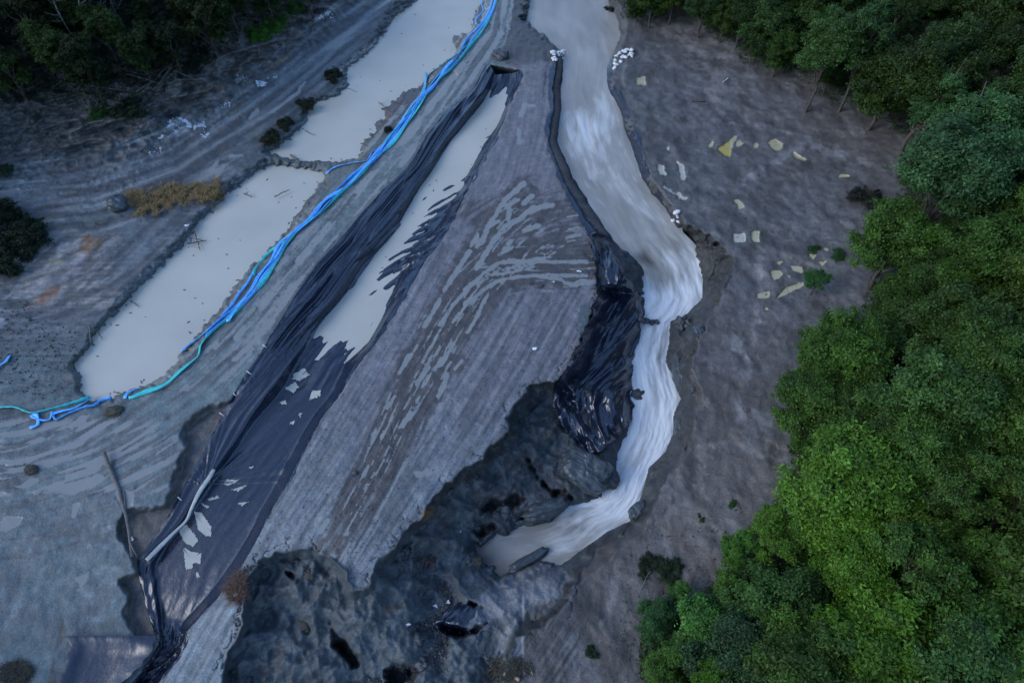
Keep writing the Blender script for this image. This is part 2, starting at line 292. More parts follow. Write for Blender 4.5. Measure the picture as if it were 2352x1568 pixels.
for reg, pts, c in [(4, [(540,120),(620,110),(640,150),(570,220),(540,210)], (.16,.075,.02)), (4, [(610,150),(670,140),(660,190),(620,200)], (.13,.07,.025)), (4, [(320,450),(380,450),(360,500),(250,560),(180,580),(260,510)], (.18,.075,.03)),
      (4, [(500,240),(540,230),(490,350),(440,350)], (.26,.23,.23)), (4, [(390,170),(440,160),(400,250),(350,260)], (.28,.29,.29)), (4, [(330,260),(400,280),(340,320)], (.19,.19,.12)), (4, [(230,390),(330,370),(260,470),(80,560),(100,480)], (.26,.24,.22)),
      (4, [(0,600),(60,620),(40,670),(0,700)], (.30,.32,.33)), (8, [(560,460),(640,440),(640,480),(580,520)], (.15,.085,.035)), (8, [(580,770),(660,740),(650,820),(600,830)], (.12,.06,.035)), (8, [(330,1070),(380,1070),(370,1110),(340,1100)], (.12,.07,.04)),
      (2, [(290,750),(400,700),(380,760),(310,790)], (.16,.09,.085)), (1, [(1120,520),(1200,560),(1180,640),(1110,620)], (.20,.175,.14)), (1, [(1720,420),(1870,330),(1860,390),(1760,460)], (.15,.125,.08)), (1, [(1090,780),(1220,760),(1240,810),(1180,870),(1090,880)], (.24,.25,.26)),
      (1, [(1260,560),(1420,560),(1450,620),(1320,700),(1280,650)], (.13,.12,.095)), (1, [(1480,700),(1590,670),(1560,710),(1480,750)], (.14,.125,.09)), (6, [(430,750),(500,760),(480,860),(430,840)], (.21,.21,.20))]:
    m = sstep(-9, 5, polysd(R(reg, pts), 40) + (n2 - .5) * 18); blend(m * .85, C(*c))
# dark vegetation on right lower bank, forest floors
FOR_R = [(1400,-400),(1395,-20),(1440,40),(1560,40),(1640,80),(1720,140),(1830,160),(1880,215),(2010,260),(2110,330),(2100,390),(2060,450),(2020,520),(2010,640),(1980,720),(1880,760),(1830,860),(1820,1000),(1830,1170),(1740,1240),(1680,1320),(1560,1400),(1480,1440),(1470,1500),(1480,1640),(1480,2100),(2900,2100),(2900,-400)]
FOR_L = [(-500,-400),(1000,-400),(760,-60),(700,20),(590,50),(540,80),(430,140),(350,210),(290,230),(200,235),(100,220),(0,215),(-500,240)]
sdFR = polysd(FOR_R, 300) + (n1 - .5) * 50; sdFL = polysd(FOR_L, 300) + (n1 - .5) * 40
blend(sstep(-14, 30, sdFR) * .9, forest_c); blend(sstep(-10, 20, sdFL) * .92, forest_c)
# tracks on tongue
blend(sstep(60, 25, dF + (streak - .5) * 60) * (UU > 700) * tmask * (Cliff < .3) * sstep(.35, .55, streak + .3 * (n2 - .5)) * .95, C(.058, .052, .050))
fan = polysd(R(5, [(620,-60),(1060,-160),(1500,-200),(1640,-10),(1680,100),(1500,230),(1000,340),(900,300),(960,100)]) , 60)
fanarc = np.hypot((UU - (764 + 1650 * K)) * .8, VV - (500 + 620 * K))
fst = fbm(fanarc / 9, np.arctan2(UU - 1350, VV - 720) * 3, 71, 2)
blend(sstep(0, 14, fan + (n2 - .5) * 20) * sstep(.42, .54, fst) * .9, C(.062, .056, .054))
PUD = np.full(UU.shape, .0)
def pud(m): 
    global PUD
    PUD = np.maximum(PUD, m)
PC = np.ones(UU.shape + (3,)) * C(.20, .207, .198)
def streakline(pts, w, amp=.25):
    d, s, g = linesd(pts, 40); ww = w * (.75 + .5 * noise(s / 30, s * 0, 3)) + (n2 - .5) * w * .9
    pud(sstep(3.5, -3.5, d - ww / 2) * 1.)
PS = [(2, [(1235,1180),(1110,1290),(1010,1450),(960,1567)], 34), (2, [(1420,1320),(1290,1340),(1180,1430),(1060,1520),(1010,1600)], 30), (5, [(1220,0),(1110,60),(1030,160),(930,325)], 36),
      (5, [(1070,20),(1000,60),(950,150),(930,190)], 24), (5, [(935,110),(890,185)], 26), (5, [(880,220),(800,340),(720,470)], 34), (5, [(690,530),(640,620),(590,700)], 30), (5, [(1000,335),(1070,295),(1200,280),(1400,285),(1640,285)], 26),
      (5, [(880,560),(960,470),(1060,410),(1200,380),(1400,370),(1640,375)], 24), (5, [(690,690),(780,560),(870,460),(950,380)], 26), (5, [(870,740),(930,640),(960,570),(1000,500)], 26), (5, [(490,890),(430,1000)], 32), (5, [(740,1010),(680,1150)], 32),
      (5, [(835,920),(790,975)], 22), (5, [(620,960),(540,1080)], 22), (5, [(500,1260),(450,1340)], 34), (5, [(640,890),(590,970)], 16), (5, [(1160,190),(1070,240)], 22), (5, [(1330,50),(1230,90)], 28), (5, [(1480,1400),(1440,1440)], 0),
      (2, [(1240,680),(1215,740)], 34), (2, [(1230,680),(1300,680)], 18), (2, [(1200,840),(1205,920)], 30), (2, [(1090,215),(1030,300)], 30), (2, [(1010,210),(960,270)], 24), (7, [(2110,520),(2070,590)], 40), (7, [(1745,410),(1700,560)], 26),
      (2, [(1230,1490),(1320,1450)], 26), (2, [(1140,1350),(1130,1410)], 30), (2, [(1230,1310),(1290,1260)], 30), (5, [(700,900),(650,980)], 18), (5, [(760,930),(700,1040)], 18), (5, [(560,1200),(500,1300)], 18), (5, [(400,1150),(350,1230)], 22),
      (1, [(1440,1070),(1390,1150)], 26), (1, [(1410,1030),(1350,1110)], 24), (1, [(1930,590),(1750,725)], 22), (1, [(1660,710),(1610,765)], 26), (1, [(1970,530),(1930,570)], 18), (1, [(1480,1010),(1560,1000)], 18)]
RT = fbm(aF / 240, gF / 8.5, 91, 1); RB_ = sstep(72, 48, np.abs(gF + 6)) * (UU > 760) * tmask * (Cliff < .3) * (aF > 10)
blend(sstep(58, 36, np.abs(gF + 4) + (n2 - .5) * 30) * tmask * (Cliff < .3) * (UU > 740) * (UU < 1330) * sstep(1240, 1080, VV) * .75, C(.062, .056, .054)); blend(RB_ * sstep(.53, .45, RT) * .85, C(.048, .044, .043)); pud(RB_ * sstep(.60, .66, RT) * sstep(.42, .55, fbm(aF / 60, gF / 20, 92, 2)) * .95)
RT2 = fbm(aT / 300, gT / 10, 93, 1); RB2 = tmask * (Cliff < .3) * (dF > 50) * (VV > 560)
blend(RB2 * sstep(.47, .36, RT2) * .6, C(.072, .072, .076)); blend(RB2 * sstep(.60, .70, RT2) * .45, C(.17, .18, .19))
for reg, pts, w in PS:
    if w:
        if reg in (5, 2): d_, s_, g_ = linesd(R(reg, pts), 60); blend(sstep(1, -1, (d_ - w * K * 1.5) / 5 + (n2 - .5) * 5 + (streak - .5) * 4) * (UU < 1400) * (UU > 860) * (VV > 380) * .85, C(.062, .055, .054))
        streakline(R(reg, pts), w * K)
for i in range(150):       # small broken puddle streaks in the track band
    k = rnd.random(); j = int(k * (len(fanL) - 4)) + 2; a = fanL[j]; b = fanL[min(j + 1, len(fanL) - 1)]
    t = rnd.random(); x = a[0] + (b[0] - a[0]) * t + rnd.gauss(0, 24); y = a[1] + (b[1] - a[1]) * t + rnd.gauss(0, 10)
    L = math.hypot(b[0] - a[0], b[1] - a[1]); ex, ey = (b[0] - a[0]) / L, (b[1] - a[1]) / L; l = rnd.uniform(4, 22)
    if samp(Cliff, x, y) < .1: streakline([(x - ex * l, y - ey * l), (x + ex * l, y + ey * l)], rnd.uniform(1.5, 4.5))
for i in range(60):
    th = rnd.uniform(-2.6, -1.7); r = rnd.uniform(150, 330); x0, y0 = 1350, 720
    p = [(x0 + r * 1.0 * math.cos(th + k * .06), y0 + r * math.sin(th + k * .06)) for k in range(3)]
    if samp(fan, *p[1]) > 5: streakline(p, rnd.uniform(2, 5))
rp = leftside * (VV < 1150) * (sdD < -6)
# berm road: pale wet strips
pud(rp * sstep(92, 60, dR - 10) * sstep(-70, -50, gR) * (.10 + .55 * sstep(.47, .58, fbm(FS / 170, FD / 12, 56, 2))) * (VV < 900))
for g0, w in ((16, 11), (-18, 9), (-46, 8), (44, 7)):
    q = sstep(w, w - 6, np.abs(gR - g0 + 8 * (n1 - .5))) * sstep(.36, .5, fbm(aR / 120, aR * 0 + g0, 77, 2)); pud(rp * q * (VV < 830))
q = leftside * sstep(940, 980, VV) * sstep(1160, 1110, VV) * sstep(520, 330, UU) * (sdB < 0)
pud(q * sstep(.47, .56, fbm(FS / 190, FD / 14, 83, 2)) * .9)
blend(q * sstep(.50, .40, fbm(FS / 160, FD / 13, 84, 2)) * .7, C(.075, .078, .08))
for reg, pts in [(7, [(380,340),(480,270),(640,220),(700,240),(600,310),(460,350)]), (7, [(90,300),(220,250),(270,260),(150,320)]), (7, [(0,520),(60,490),(140,500),(120,560),(40,590),(0,590)]), (7, [(740,320),(800,330),(880,350),(840,440),(780,440)]), (7, [(460,420),(520,400),(490,480),(470,500)]),
      (7, [(480,900),(580,840),(570,920),(520,940)]), (7, [(0,330),(60,350),(0,370)]), (4, [(460,1320),(600,1250),(560,1310),(460,1370)]), (4, [(170,1450),(350,1400),(240,1460)]),(7, [(270,160),(350,150),(340,180),(270,190)]),
      (8, [(520,210),(620,180),(640,220),(540,250)]), (3, [(-30,1200),(80,1250),(130,1280),(100,1290)])]:
    m = sstep(-5, 3, polysd(R(reg, pts), 40) + (n2 - .5) * 14); pud(m * .95)
def ypud(reg, pts, c):
    global PC
    sdp = polysd(R(reg, pts), 30); m = sstep(-4, 2, sdp + (n2 - .5) * 8)
    pud(m); k = (sdp > -14)[..., None]; PC = np.where(k, C(*c), PC)
Y1 = (.34, .27, .06); Y2 = (.32, .29, .18); Y3 = (.34, .33, .28)
for a in [(3, [(330,960),(400,920),(440,875),(465,880),(430,940),(410,1010),(380,1000)], Y1), (3, [(450,930),(480,900),(510,930),(460,945)], Y2), (3, [(660,920),(700,895),(760,930),(740,970),(680,960)], Y2), (3, [(820,980),(910,1030),(880,1040),(830,1010)], Y2), (3, [(570,920),(600,920),(590,950),(570,950)], Y2),
          (3, [(70,1040),(100,1060),(130,1120),(120,1160),(95,1150),(105,1100)], Y3), (3, [(1115,1125),(1190,1130),(1180,1145),(1120,1140)], Y2), (3, [(270,940),(300,915),(300,940),(280,955)], Y2), (3, [(435,1290),(470,1290),(510,1330),(480,1345)], Y2), (3, [(1945,500)] if False else [(80,1255),(135,1275),(125,1292),(95,1280)], Y3),
          (2, [(1950,505),(2010,500),(2020,545),(1960,545)], Y2), (2, [(2090,1060),(2130,1070),(2150,1130),(2110,1130)], Y3), (2, [(2210,1040),(2260,1060),(2280,1140),(2250,1150),(2240,1100)], Y3), (2, [(2240,1260),(2285,1275),(2270,1290),(2250,1290)], Y3), (2, [(2150,950),(2170,940),(2165,980)], Y3),
          (6, [(435,110),(510,105),(515,150),(440,165)], Y3), (6, [(545,90),(600,90),(607,155),(565,155)], (.33,.32,.2)), (6, [(680,350),(740,340),(755,370),(690,410)], Y2), (6, [(810,310),(880,320),(890,355),(820,345)], Y2), (6, [(930,340),(975,345),(965,370),(930,380)], Y2), (6, [(980,290),(1040,280),(1010,310)], Y2),
          (6, [(800,440),(890,415),(890,440),(760,500),(700,530),(760,470)], Y2), (6, [(590,500),(670,470),(670,500),(640,525),(590,515)], Y2), (6, [(920,240),(970,235),(950,265)], Y2), (6, [(635,580),(665,580),(655,600)], Y2), (6, [(780,375),(805,375),(800,395)], Y2), (6, [(695,290),(750,285),(740,305)], Y2), (6, [(1015,195),(1050,200),(1040,215)], Y2)]:
    ypud(*a)
# faint washed tracks along the right bank
for pts, w, c in [([(1745,590),(1745,700),(1725,800),(1712,880),(1700,960)], 13, (.185,.17,.17)), ([(1600,1030),(1680,1010),(1790,1060)], 12, (.15,.135,.12)), ([(1365,1568),(1345,1470),(1400,1380),(1420,1290)], 16, (.17,.16,.15)), ([(1560,90),(1660,130),(1640,240)], 20, (.15,.14,.13)), ([(1700,420),(1850,330),(2000,380)], 12, (.15,.15,.155)), ([(1610,1050),(1620,1150),(1580,1240)], 18, (.16,.145,.13)), ([(1120,1568),(1170,1440),(1200,1400)],16,(.2,.215,.22))]:
    d, _, _ = linesd(pts, 60); blend(sstep(w, w * .3, d + (n2 - .5) * 26 + (n1 - .5) * 20) * .75, C(*c))
# left bank tracks and ledges
LS = fbm(FS / 220, FD / 16, 95, 2); ML = mL * (Z < 2.2); blend(ML * sstep(.50, .40, LS) * .8, C(.048, .054, .058)); blend(ML * sstep(.56, .66, LS) * .7, C(.15, .175, .185)); pud(ML * sstep(.66, .70, LS) * .9)
LW = fbm(aLo / 180, gLo / 16, 96, 2); blend(lowm * sstep(.5, .4, LW) * .7, C(.045, .052, .056)); blend(lowm * sstep(.58, .68, LW) * .5, C(.14, .16, .17))
RR = fbm(FS / 260, FD / 14, 97, 2); blend(leftside * mR * sstep(.5, .40, RR) * .75, C(.075, .08, .082))
LU = leftside * sstep(.9, 1.6, Z); blend(LU * sstep(.50, .38, n2) * .7, C(.035, .033, .030)); blend(LU * sstep(.56, .66, n1 * .6 + n2 * .4) * .6, C(.12, .115, .108))
rk = ifbm(WXY[0] * .7 + WXY[1] * .25, WXY[1] * .35 - WXY[0] * .2, 98, 5); blend(rs * (Cliff < .3) * sstep(.47, .36, rk) * .75, C(.048, .044, .042)); blend(rs * (Cliff < .3) * sstep(.56, .66, rk) * .5, C(.115, .115, .116))
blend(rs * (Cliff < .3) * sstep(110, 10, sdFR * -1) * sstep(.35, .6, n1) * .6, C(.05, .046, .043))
blend(rs * sstep(70, 15, -sdC) * sstep(.4, .55, n2) * .6 * (VV > 700), C(.04, .042, .042))
blend(rs * (Cliff < .3) * sstep(620, 900, VV) * sstep(.40, .55, n1) * .55, C(.055, .046, .040))
PUD = np.where((sdC > -4) | (sdD > -2), 0, PUD)
PUD = np.where((VV>900) & (Cliff > .4), PUD * .0, PUD)
RGB = RGB * (.86 + .28 * n1)[..., None] * (.88 + .24 * n2)[..., None] 
sa = np.where((tmask | rp | mL) & (Cliff < .3), .3, .08)

# ------------------------------------------------------------------ mesh helpers
def tagp(o, label=None, cat=None, group=None, kind=None):
    if label: o['label'] = label
    if cat: o['category'] = cat
    if group: o['group'] = group
    if kind: o['kind'] = kind
    return o
def mesh_np(name, V, Fq, mat, parent=None, smooth=True):
    V = np.asarray(V, np.float32); Fq = np.asarray(Fq, np.int32); me = bpy.data.meshes.new(name)
    me.vertices.add(len(V)); me.vertices.foreach_set('co', V.ravel())
    k = Fq.shape[1]; me.loops.add(Fq.size); me.loops.foreach_set('vertex_index', Fq.ravel())
    me.polygons.add(len(Fq)); me.polygons.foreach_set('loop_start', np.arange(0, Fq.size, k, dtype=np.int32))
    me.polygons.foreach_set('use_smooth', np.full(len(Fq), smooth))
    me.update(calc_edges=True); me.materials.append(mat)
    o = bpy.data.objects.new(name, me); COL.objects.link(o)
    if parent: o.parent = parent
    return o
def gridfaces(nr, nc):
    i = np.arange(nr * nc).reshape(nr, nc)
    return np.stack([i[:-1, :-1].ravel(), i[1:, :-1].ravel(), i[1:, 1:].ravel(), i[:-1, 1:].ravel()], 1)
def attr(o, name, arr, kind='FLOAT'):
    a = o.data.attributes.new(name, kind, 'POINT'); arr = np.asarray(arr, np.float32)
    a.data.foreach_set({'FLOAT': 'value', 'FLOAT_COLOR': 'color', 'FLOAT_VECTOR': 'vector'}[kind], arr.ravel())
def empty(name, loc, label, cat, group=None):
    o = bpy.data.objects.new(name, None); COL.objects.link(o); o.location = loc; o.empty_display_size = .2
    return tagp(o, label, cat, group)

# ------------------------------------------------------------------ materials
class N:
    def __init__(s, name):
        s.m = bpy.data.materials.new(name); s.m.use_nodes = True; s.t = s.m.node_tree; s.b = s.t.nodes['Principled BSDF']
    def n(s, typ, ins=None, **kw):
        x = s.t.nodes.new(typ)
        for k, v in kw.items(): setattr(x, k, v)
        for k, v in (ins or {}).items(): s.l(v, x.inputs[k])
        return x
    def l(s, v, inp):
        if hasattr(v, 'is_output') or isinstance(v, bpy.types.NodeSocket): s.t.links.new(v, inp)
        elif isinstance(v, bpy.types.Node): s.t.links.new(v.outputs[0], inp)
        else: inp.default_value = v
    def math(s, op, a, b=0., c=None, clamp=False):
        x = s.n('ShaderNodeMath', operation=op, use_clamp=clamp); s.l(a, x.inputs[0]); s.l(b, x.inputs[1])
        if c is not None: s.l(c, x.inputs[2])
        return x.outputs[0]
    def noise(s, vec, scale, detail=4, rough=.55):
        x = s.n('ShaderNodeTexNoise'); s.l(scale, x.inputs['Scale']); s.l(detail, x.inputs['Detail']); s.l(rough, x.inputs['Roughness'])
        if vec is not None: s.l(vec, x.inputs['Vector'])
        return x.outputs['Fac']
    def rng(s, v, a, b, c, d):
        x = s.n('ShaderNodeMapRange'); s.l(v, x.inputs[0])
        for i, q in enumerate((a, b, c, d)): s.l(q, x.inputs[i + 1])
        return x.outputs[0]
    def mix(s, f, a, b, blend='MIX'):
        x = s.n('ShaderNodeMix', data_type='RGBA', blend_type=blend); s.l(f, x.inputs[0]); s.l(a, x.inputs[6]); s.l(b, x.inputs[7]); return x.outputs[2]
    def at(s, name): return s.n('ShaderNodeAttribute', attribute_name=name)
    def bump(s, h, strength, dist=.1):
        x = s.n('ShaderNodeBump'); s.l(h, x.inputs['Height']); s.l(strength, x.inputs['Strength']); s.l(dist, x.inputs['Distance']); s.l(x.outputs[0], s.b.inputs['Normal']); return x
    def obj(s): return s.n('ShaderNodeTexCoord').outputs['Object']

def ground_mat():
    m = N('wet_mud'); P = m.obj(); flow = m.at('flow').outputs['Vector']
    a = m.at('col').outputs['Color']; pc = m.at('pc').outputs['Color']; pf = m.at('pud').outputs['Fac']; sa_ = m.at('sa').outputs['Fac']
    fine = m.noise(P, 2.2, 4, .62); grit = m.noise(P, 9, 1, .6); med = m.noise(P, .9, 5, .6)
    sc = m.n('ShaderNodeVectorMath', operation='MULTIPLY'); m.l(flow, sc.inputs[0]); sc.inputs[1].default_value = (.25, 2.4, 1)
    stk = m.noise(sc.outputs[0], 1.2, 2, .6)
    k = m.rng(grit, .25, .75, .70, 1.30); k2 = m.rng(fine, .3, .7, .86, 1.14); k3 = m.rng(med, .3, .7, .80, 1.20)
    sk = m.math('MULTIPLY', m.math('SUBTRACT', stk, .5), m.math('MULTIPLY', sa_, 2.6)); sk = m.math('ADD', sk, 1)
    kk = m.math('MULTIPLY', m.math('MULTIPLY', k, k2), m.math('MULTIPLY', k3, sk))
    dcol = m.n('ShaderNodeVectorMath', operation='SCALE'); m.l(a, dcol.inputs[0]); m.l(kk, dcol.inputs['Scale'])
    f = m.math('ADD', pf, m.math('MULTIPLY', m.math('SUBTRACT', fine, .5), .8)); f = m.math('ADD', f, m.math('MULTIPLY', m.math('SUBTRACT', grit, .5), .5)); f = m.math('ADD', f, m.math('MULTIPLY', m.math('SUBTRACT', stk, .5), m.math('MULTIPLY', sa_, 1.1)))
    f = m.rng(f, .46, .66, 0., 1.)
    col = m.mix(f, dcol.outputs[0], pc)
    m.l(col, m.b.inputs['Base Color'])
    m.l(m.rng(f, 0, 1, .62, .12), m.b.inputs['Roughness'])
    hb = m.math('ADD', m.math('MULTIPLY', fine, .4), m.math('MULTIPLY', grit, .35)); hb = m.math('ADD', hb, m.math('MULTIPLY', stk, m.math('MULTIPLY', sa_, .5)))
    cl = m.at('cl').outputs['Fac']; vn = m.n('ShaderNodeTexVoronoi', feature='DISTANCE_TO_EDGE'); m.l(P, vn.inputs['Vector']); vn.inputs['Scale'].default_value = 2.2; crk = m.rng(vn.outputs['Distance'], 0, .12, 0, 1)
    hb = m.math('ADD', hb, m.math('MULTIPLY', m.math('MULTIPLY', crk, cl), .0)); m.bump(hb, m.math('MULTIPLY', m.rng(f, 0, 1, .6, .0), m.rng(cl, 0, 1, 1, 1.6)), .14)
    return m.m
def simple(name, col, rough=.6, var=.25, scale=4., bump=.3, bd=.05, metallic=0.):
    m = N(name); P = m.obj(); n = m.noise(P, scale, 5, .6)
    v = m.n('ShaderNodeVectorMath', operation='SCALE'); v.inputs[0].default_value = col; m.l(m.rng(n, .3, .7, 1 - var, 1 + var), v.inputs['Scale'])
    m.l(v.outputs[0], m.b.inputs['Base Color']); m.b.inputs['Roughness'].default_value = rough
    if bump: m.bump(n, bump, bd)
    return m.m
def plastic_mat():
    m = N('black_plastic'); P = m.obj(); n = m.noise(P, 1.2, 5, .6); n2_ = m.noise(P, 6, 4, .6)
    mud = m.rng(m.math('ADD', n, m.math('MULTIPLY', n2_, .3)), .80, .92, 0, .35)
    m.l(m.mix(mud, (.006, .011, .026, 1), (.035, .045, .055, 1)), m.b.inputs['Base Color'])
    m.l(m.rng(n2_, .3, .7, .22, .34), m.b.inputs['Roughness']); m.b.inputs['IOR'].default_value = 1.75
    m.bump(m.math('ADD', m.math('MULTIPLY', n2_, .3), n), .25, .12)
    return m.m
def pool_mat():
    m = N('turbid_water'); P = m.obj(); n = m.noise(P, .15, 4, .5); r = m.noise(P, 2.5, 4, .6)
    m.l(m.mix(m.rng(n, .3, .7, 0, 1), (.38, .375, .325, 1), (.45, .435, .375, 1)), m.b.inputs['Base Color'])
    m.b.inputs['Roughness'].default_value = .12; m.b.inputs['IOR'].default_value = 1.33
    m.bump(r, .12, .02)
    return m.m
def stream_mat():
    m = N('rushing_water'); fl = m.at('flow').outputs['Vector']; fo = m.at('foam').outputs['Fac']
    def v(a, b):
        x = m.n('ShaderNodeVectorMath', operation='MULTIPLY'); m.l(fl, x.inputs[0]); x.inputs[1].default_value = (a, b, 1); return x.outputs[0]
    wv = m.n('ShaderNodeTexNoise'); m.l(v(.22, .16), wv.inputs['Vector']); wv.inputs['Scale'].default_value = 1
    dv = m.n('ShaderNodeVectorMath', operation='MULTIPLY_ADD'); m.l(wv.outputs['Color'], dv.inputs[0]); dv.inputs[1].default_value = (3.0, 1.6, 0); m.l(v(1.6, .3), dv.inputs[2])
    s1 = m.noise(dv.outputs[0], 1.0, 5, .6); s2 = m.noise(dv.outputs[0], 3.2, 4, .6); s3 = m.noise(v(.35, .2), 1.3, 3, .5)
    f = m.math('ADD', m.math('MULTIPLY', s1, 1.15), m.math('MULTIPLY', s2, .16)); f = m.math('ADD', f, m.math('MULTIPLY', s3, .9)); f = m.math('ADD', f, -1.08)
    f = m.math('ADD', m.math('MULTIPLY', f, m.rng(fo, 0, .4, .25, 1.25)), fo)
    c1 = m.mix(m.rng(s3, .35, .65, 0, 1), (.24, .235, .215, 1), (.34, .335, .31, 1)); c1 = m.mix(m.rng(fo, -.3, .05, 1, 0), c1, (.085, .083, .074, 1))
    col = m.mix(m.rng(f, .36, 1.05, 0., 1.), c1, (.62, .65, .66, 1))
    m.l(col, m.b.inputs['Base Color']); m.l(m.rng(f, .2, .9, .18, .5), m.b.inputs['Roughness']); m.b.inputs['IOR'].default_value = 1.33
    m.bump(m.math('ADD', s1, m.math('MULTIPLY', s2, .2)), .14, .15)
    return m.m
def leaf_mat():
    m = N('leaves'); c = m.n('ShaderNodeObjectInfo'); a = m.at('leafcol').outputs['Fac']
    v = m.n('ShaderNodeVectorMath', operation='SCALE'); m.l(c.outputs['Color'], v.inputs[0]); m.l(a, v.inputs['Scale'])
    m.l(v.outputs[0], m.b.inputs['Base Color']); m.b.inputs['Roughness'].default_value = .55; m.b.inputs['Specular IOR Level'].default_value = .25
    tr = m.n('ShaderNodeBsdfTranslucent'); m.l(v.outputs[0], tr.inputs[0]); mx = m.n('ShaderNodeMixShader'); mx.inputs[0].default_value = .3
    m.t.links.new(m.b.outputs[0], mx.inputs[1]); m.t.links.new(tr.outputs[0], mx.inputs[2]); m.t.links.new(mx.outputs[0], m.t.nodes['Material Output'].inputs[0])
    return m.m
M = dict(ground=ground_mat(), plastic=plastic_mat(), pool=pool_mat(), stream=stream_mat(), leaf=leaf_mat(),
         bark=simple('bark', (.055, .045, .038), .8, .4, 6, .5), deadwood=simple('dead_wood', (.11, .10, .095), .75, .35, 5, .5, .03), freshwood=simple('fresh_cut_wood', (.42, .25, .16), .7, .2, 5),
         bag=simple('white_bag', (.58, .57, .55), .6, .12, 3, .5, .05), blue=simple('blue_hose', (.10, .40, .85), .4, .25, 3, .6, .05), green=simple('green_hose', (.05, .50, .48), .4, .25, 3, .6, .05),
         stone=simple('dark_stone', (.045, .050, .054), .45, .4, 2.5, .8, .15), clay=simple('blue_clay', (.048, .060, .068), .4, .35, 1.5, .8, .15), pstone=simple('pale_stone', (.46, .50, .54), .6, .25, 3), straw=simple('straw', (.20, .135, .055), .8, .4, 5),
         debris=simple('white_debris', (.6, .62, .64), .5, .2, 6), stake=simple('pale_stake', (.55, .52, .48), .6, .15, 5), roots=simple('roots', (.10, .055, .035), .8, .4, 5), moss=simple('mossy_soil', (.05, .048, .035), .9, .4, 3, .6, .1), pipe=simple('pale_wet_hose', (.33, .35, .34), .35, .15, 3))

# ------------------------------------------------------------------ ground sheet
def axis(lo, a, b, hi, step, grow):
    mid = list(np.arange(a, b, step)); left = []; x = a; s = step
    while x > lo: s *= grow; x -= s; left.append(max(x, lo))
    right = []; x = mid[-1]; s = step
    while x < hi: s *= grow; x += s; right.append(min(x, hi))
    return np.array(left[::-1] + mid + right)
ua = axis(-9000, -60, 2412, 11000, 2.3, 1.09); va = axis(-1204, -50, 1620, 3200, 2.3, 1.07)
GU, GV = np.meshgrid(ua, va)
def outz(u, v):
    z = samp(Z, u, v)
    du = np.maximum(np.maximum(U0 + 20 - u, u - (U1 - 20)), 0); dv = np.maximum(V0 + 20 - v, 0)
    return z, sstep(0, 900, np.hypot(du, dv))
gz, far = outz(GU, GV)
gz = gz * (1 - far) + far * 8
gx, gy = at(GU, GV, gz)
amp = np.interp(np.hypot(gx, gy), [0, 120, 400], [1, 1, 0])
gP = samp(PUD, GU, GV); cf = samp(Cliff, GU, GV); fr = np.maximum(sstep(0, 60, samp(sdFR, GU, GV)), sstep(0, 60, samp(sdFL, GU, GV)))
gFS = samp(FS, GU, GV) / 27; gFD = samp(FD, GU, GV) / 27
und = (samp(sdC, GU, GV) > 4) | (np.maximum(samp(sdP1, GU, GV), samp(sdP2, GU, GV)) > 14)
hn = (ifbm(gx * .5, gy * .5, 101, 3) - .5) * .26 + (ifbm(gx * 1.7, gy * 1.7, 103, 2) - .5) * .05
wpx = gx + (ifbm(gx * .7, gy * .7, 120, 3) - .5) * 2; wpy = gy + gz * .5 + (ifbm(gx * .7, gy * .7, 121, 3) - .5) * 2
v1 = voro(wpx * .35, wpy * .35, 5); v2 = voro(wpx * 1.1, wpy * 1.1, 6)
hn += cf * sstep(1230, 1300, GV) * sstep(960, 840, GU) * (ridge(gx * .33 + gy * .1, gy * .10, 131, 2) - .55) * 1.0
hn += cf * ((v1[2] - .5) * .6 * sstep(.0, .5, v1[1]) + (v2[2] - .5) * .10 * sstep(0, .5, v2[1]) + (ridge(gx * .25 + gz * .2, gy * .25, 107, 2) - .5) * 1.3 + (ifbm(gx * 2.5, gy * 2.5 + gz, 109, 2) - .5) * .13)
rim = samp(sstep(-60, -4, sdV) * (Cliff < .5) * tmask, GU, GV)
v3 = voro(wpx * .45 + .3, wpy * .45, 8); hn -= rim * sstep(.05, .0, v3[1] + (1 - rim) * .1) * .18
saG = samp(sa, GU, GV)
hn += (saG > .25) * (fbm(gFS * .12, gFD * 1.8, 111, 2) - .5) * .12
rsG = samp(rs * 1., GU, GV); hn += rsG * ((ridge(gx * .16 + gy * .1, gy * .13 - gx * .06, 113, 3) - .5) * .5 + (voro(wpx * .8, wpy * .8, 9)[2] - .5) * .05)
lsG = samp(leftside * sstep(.3, 1.2, Z), GU, GV); hn += lsG * (ridge(gx * .6, gy * .6, 117, 4) - .5) * .5
hn *= (1 - .75 * sstep(.4, .7, gP)) * amp * np.where(und, .2, 1)
gz = gz + hn
gx, gy = at(GU, GV, gz)
ground = mesh_np('ground', np.stack([gx, gy, gz], -1).reshape(-1, 3), gridfaces(*GU.shape)[:, ::-1], M['ground'])
tagp(ground, 'grey wet mud and eroded earth of the washed out valley', kind='structure')
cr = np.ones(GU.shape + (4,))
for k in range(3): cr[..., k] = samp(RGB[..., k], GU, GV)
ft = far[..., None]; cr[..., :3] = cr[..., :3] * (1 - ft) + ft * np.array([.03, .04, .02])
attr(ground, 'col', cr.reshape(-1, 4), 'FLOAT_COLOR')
pr = np.ones(GU.shape + (4,))
for k in range(3): pr[..., k] = samp(PC[..., k], GU, GV)
attr(ground, 'pc', pr.reshape(-1, 4), 'FLOAT_COLOR'); attr(ground, 'pud', (gP * (far < .01)).ravel()); attr(ground, 'sa', saG.ravel()); attr(ground, 'cl', cf.ravel())
attr(ground, 'flow', np.stack([gFS, gFD, gFS * 0], -1).reshape(-1, 3), 'FLOAT_VECTOR')
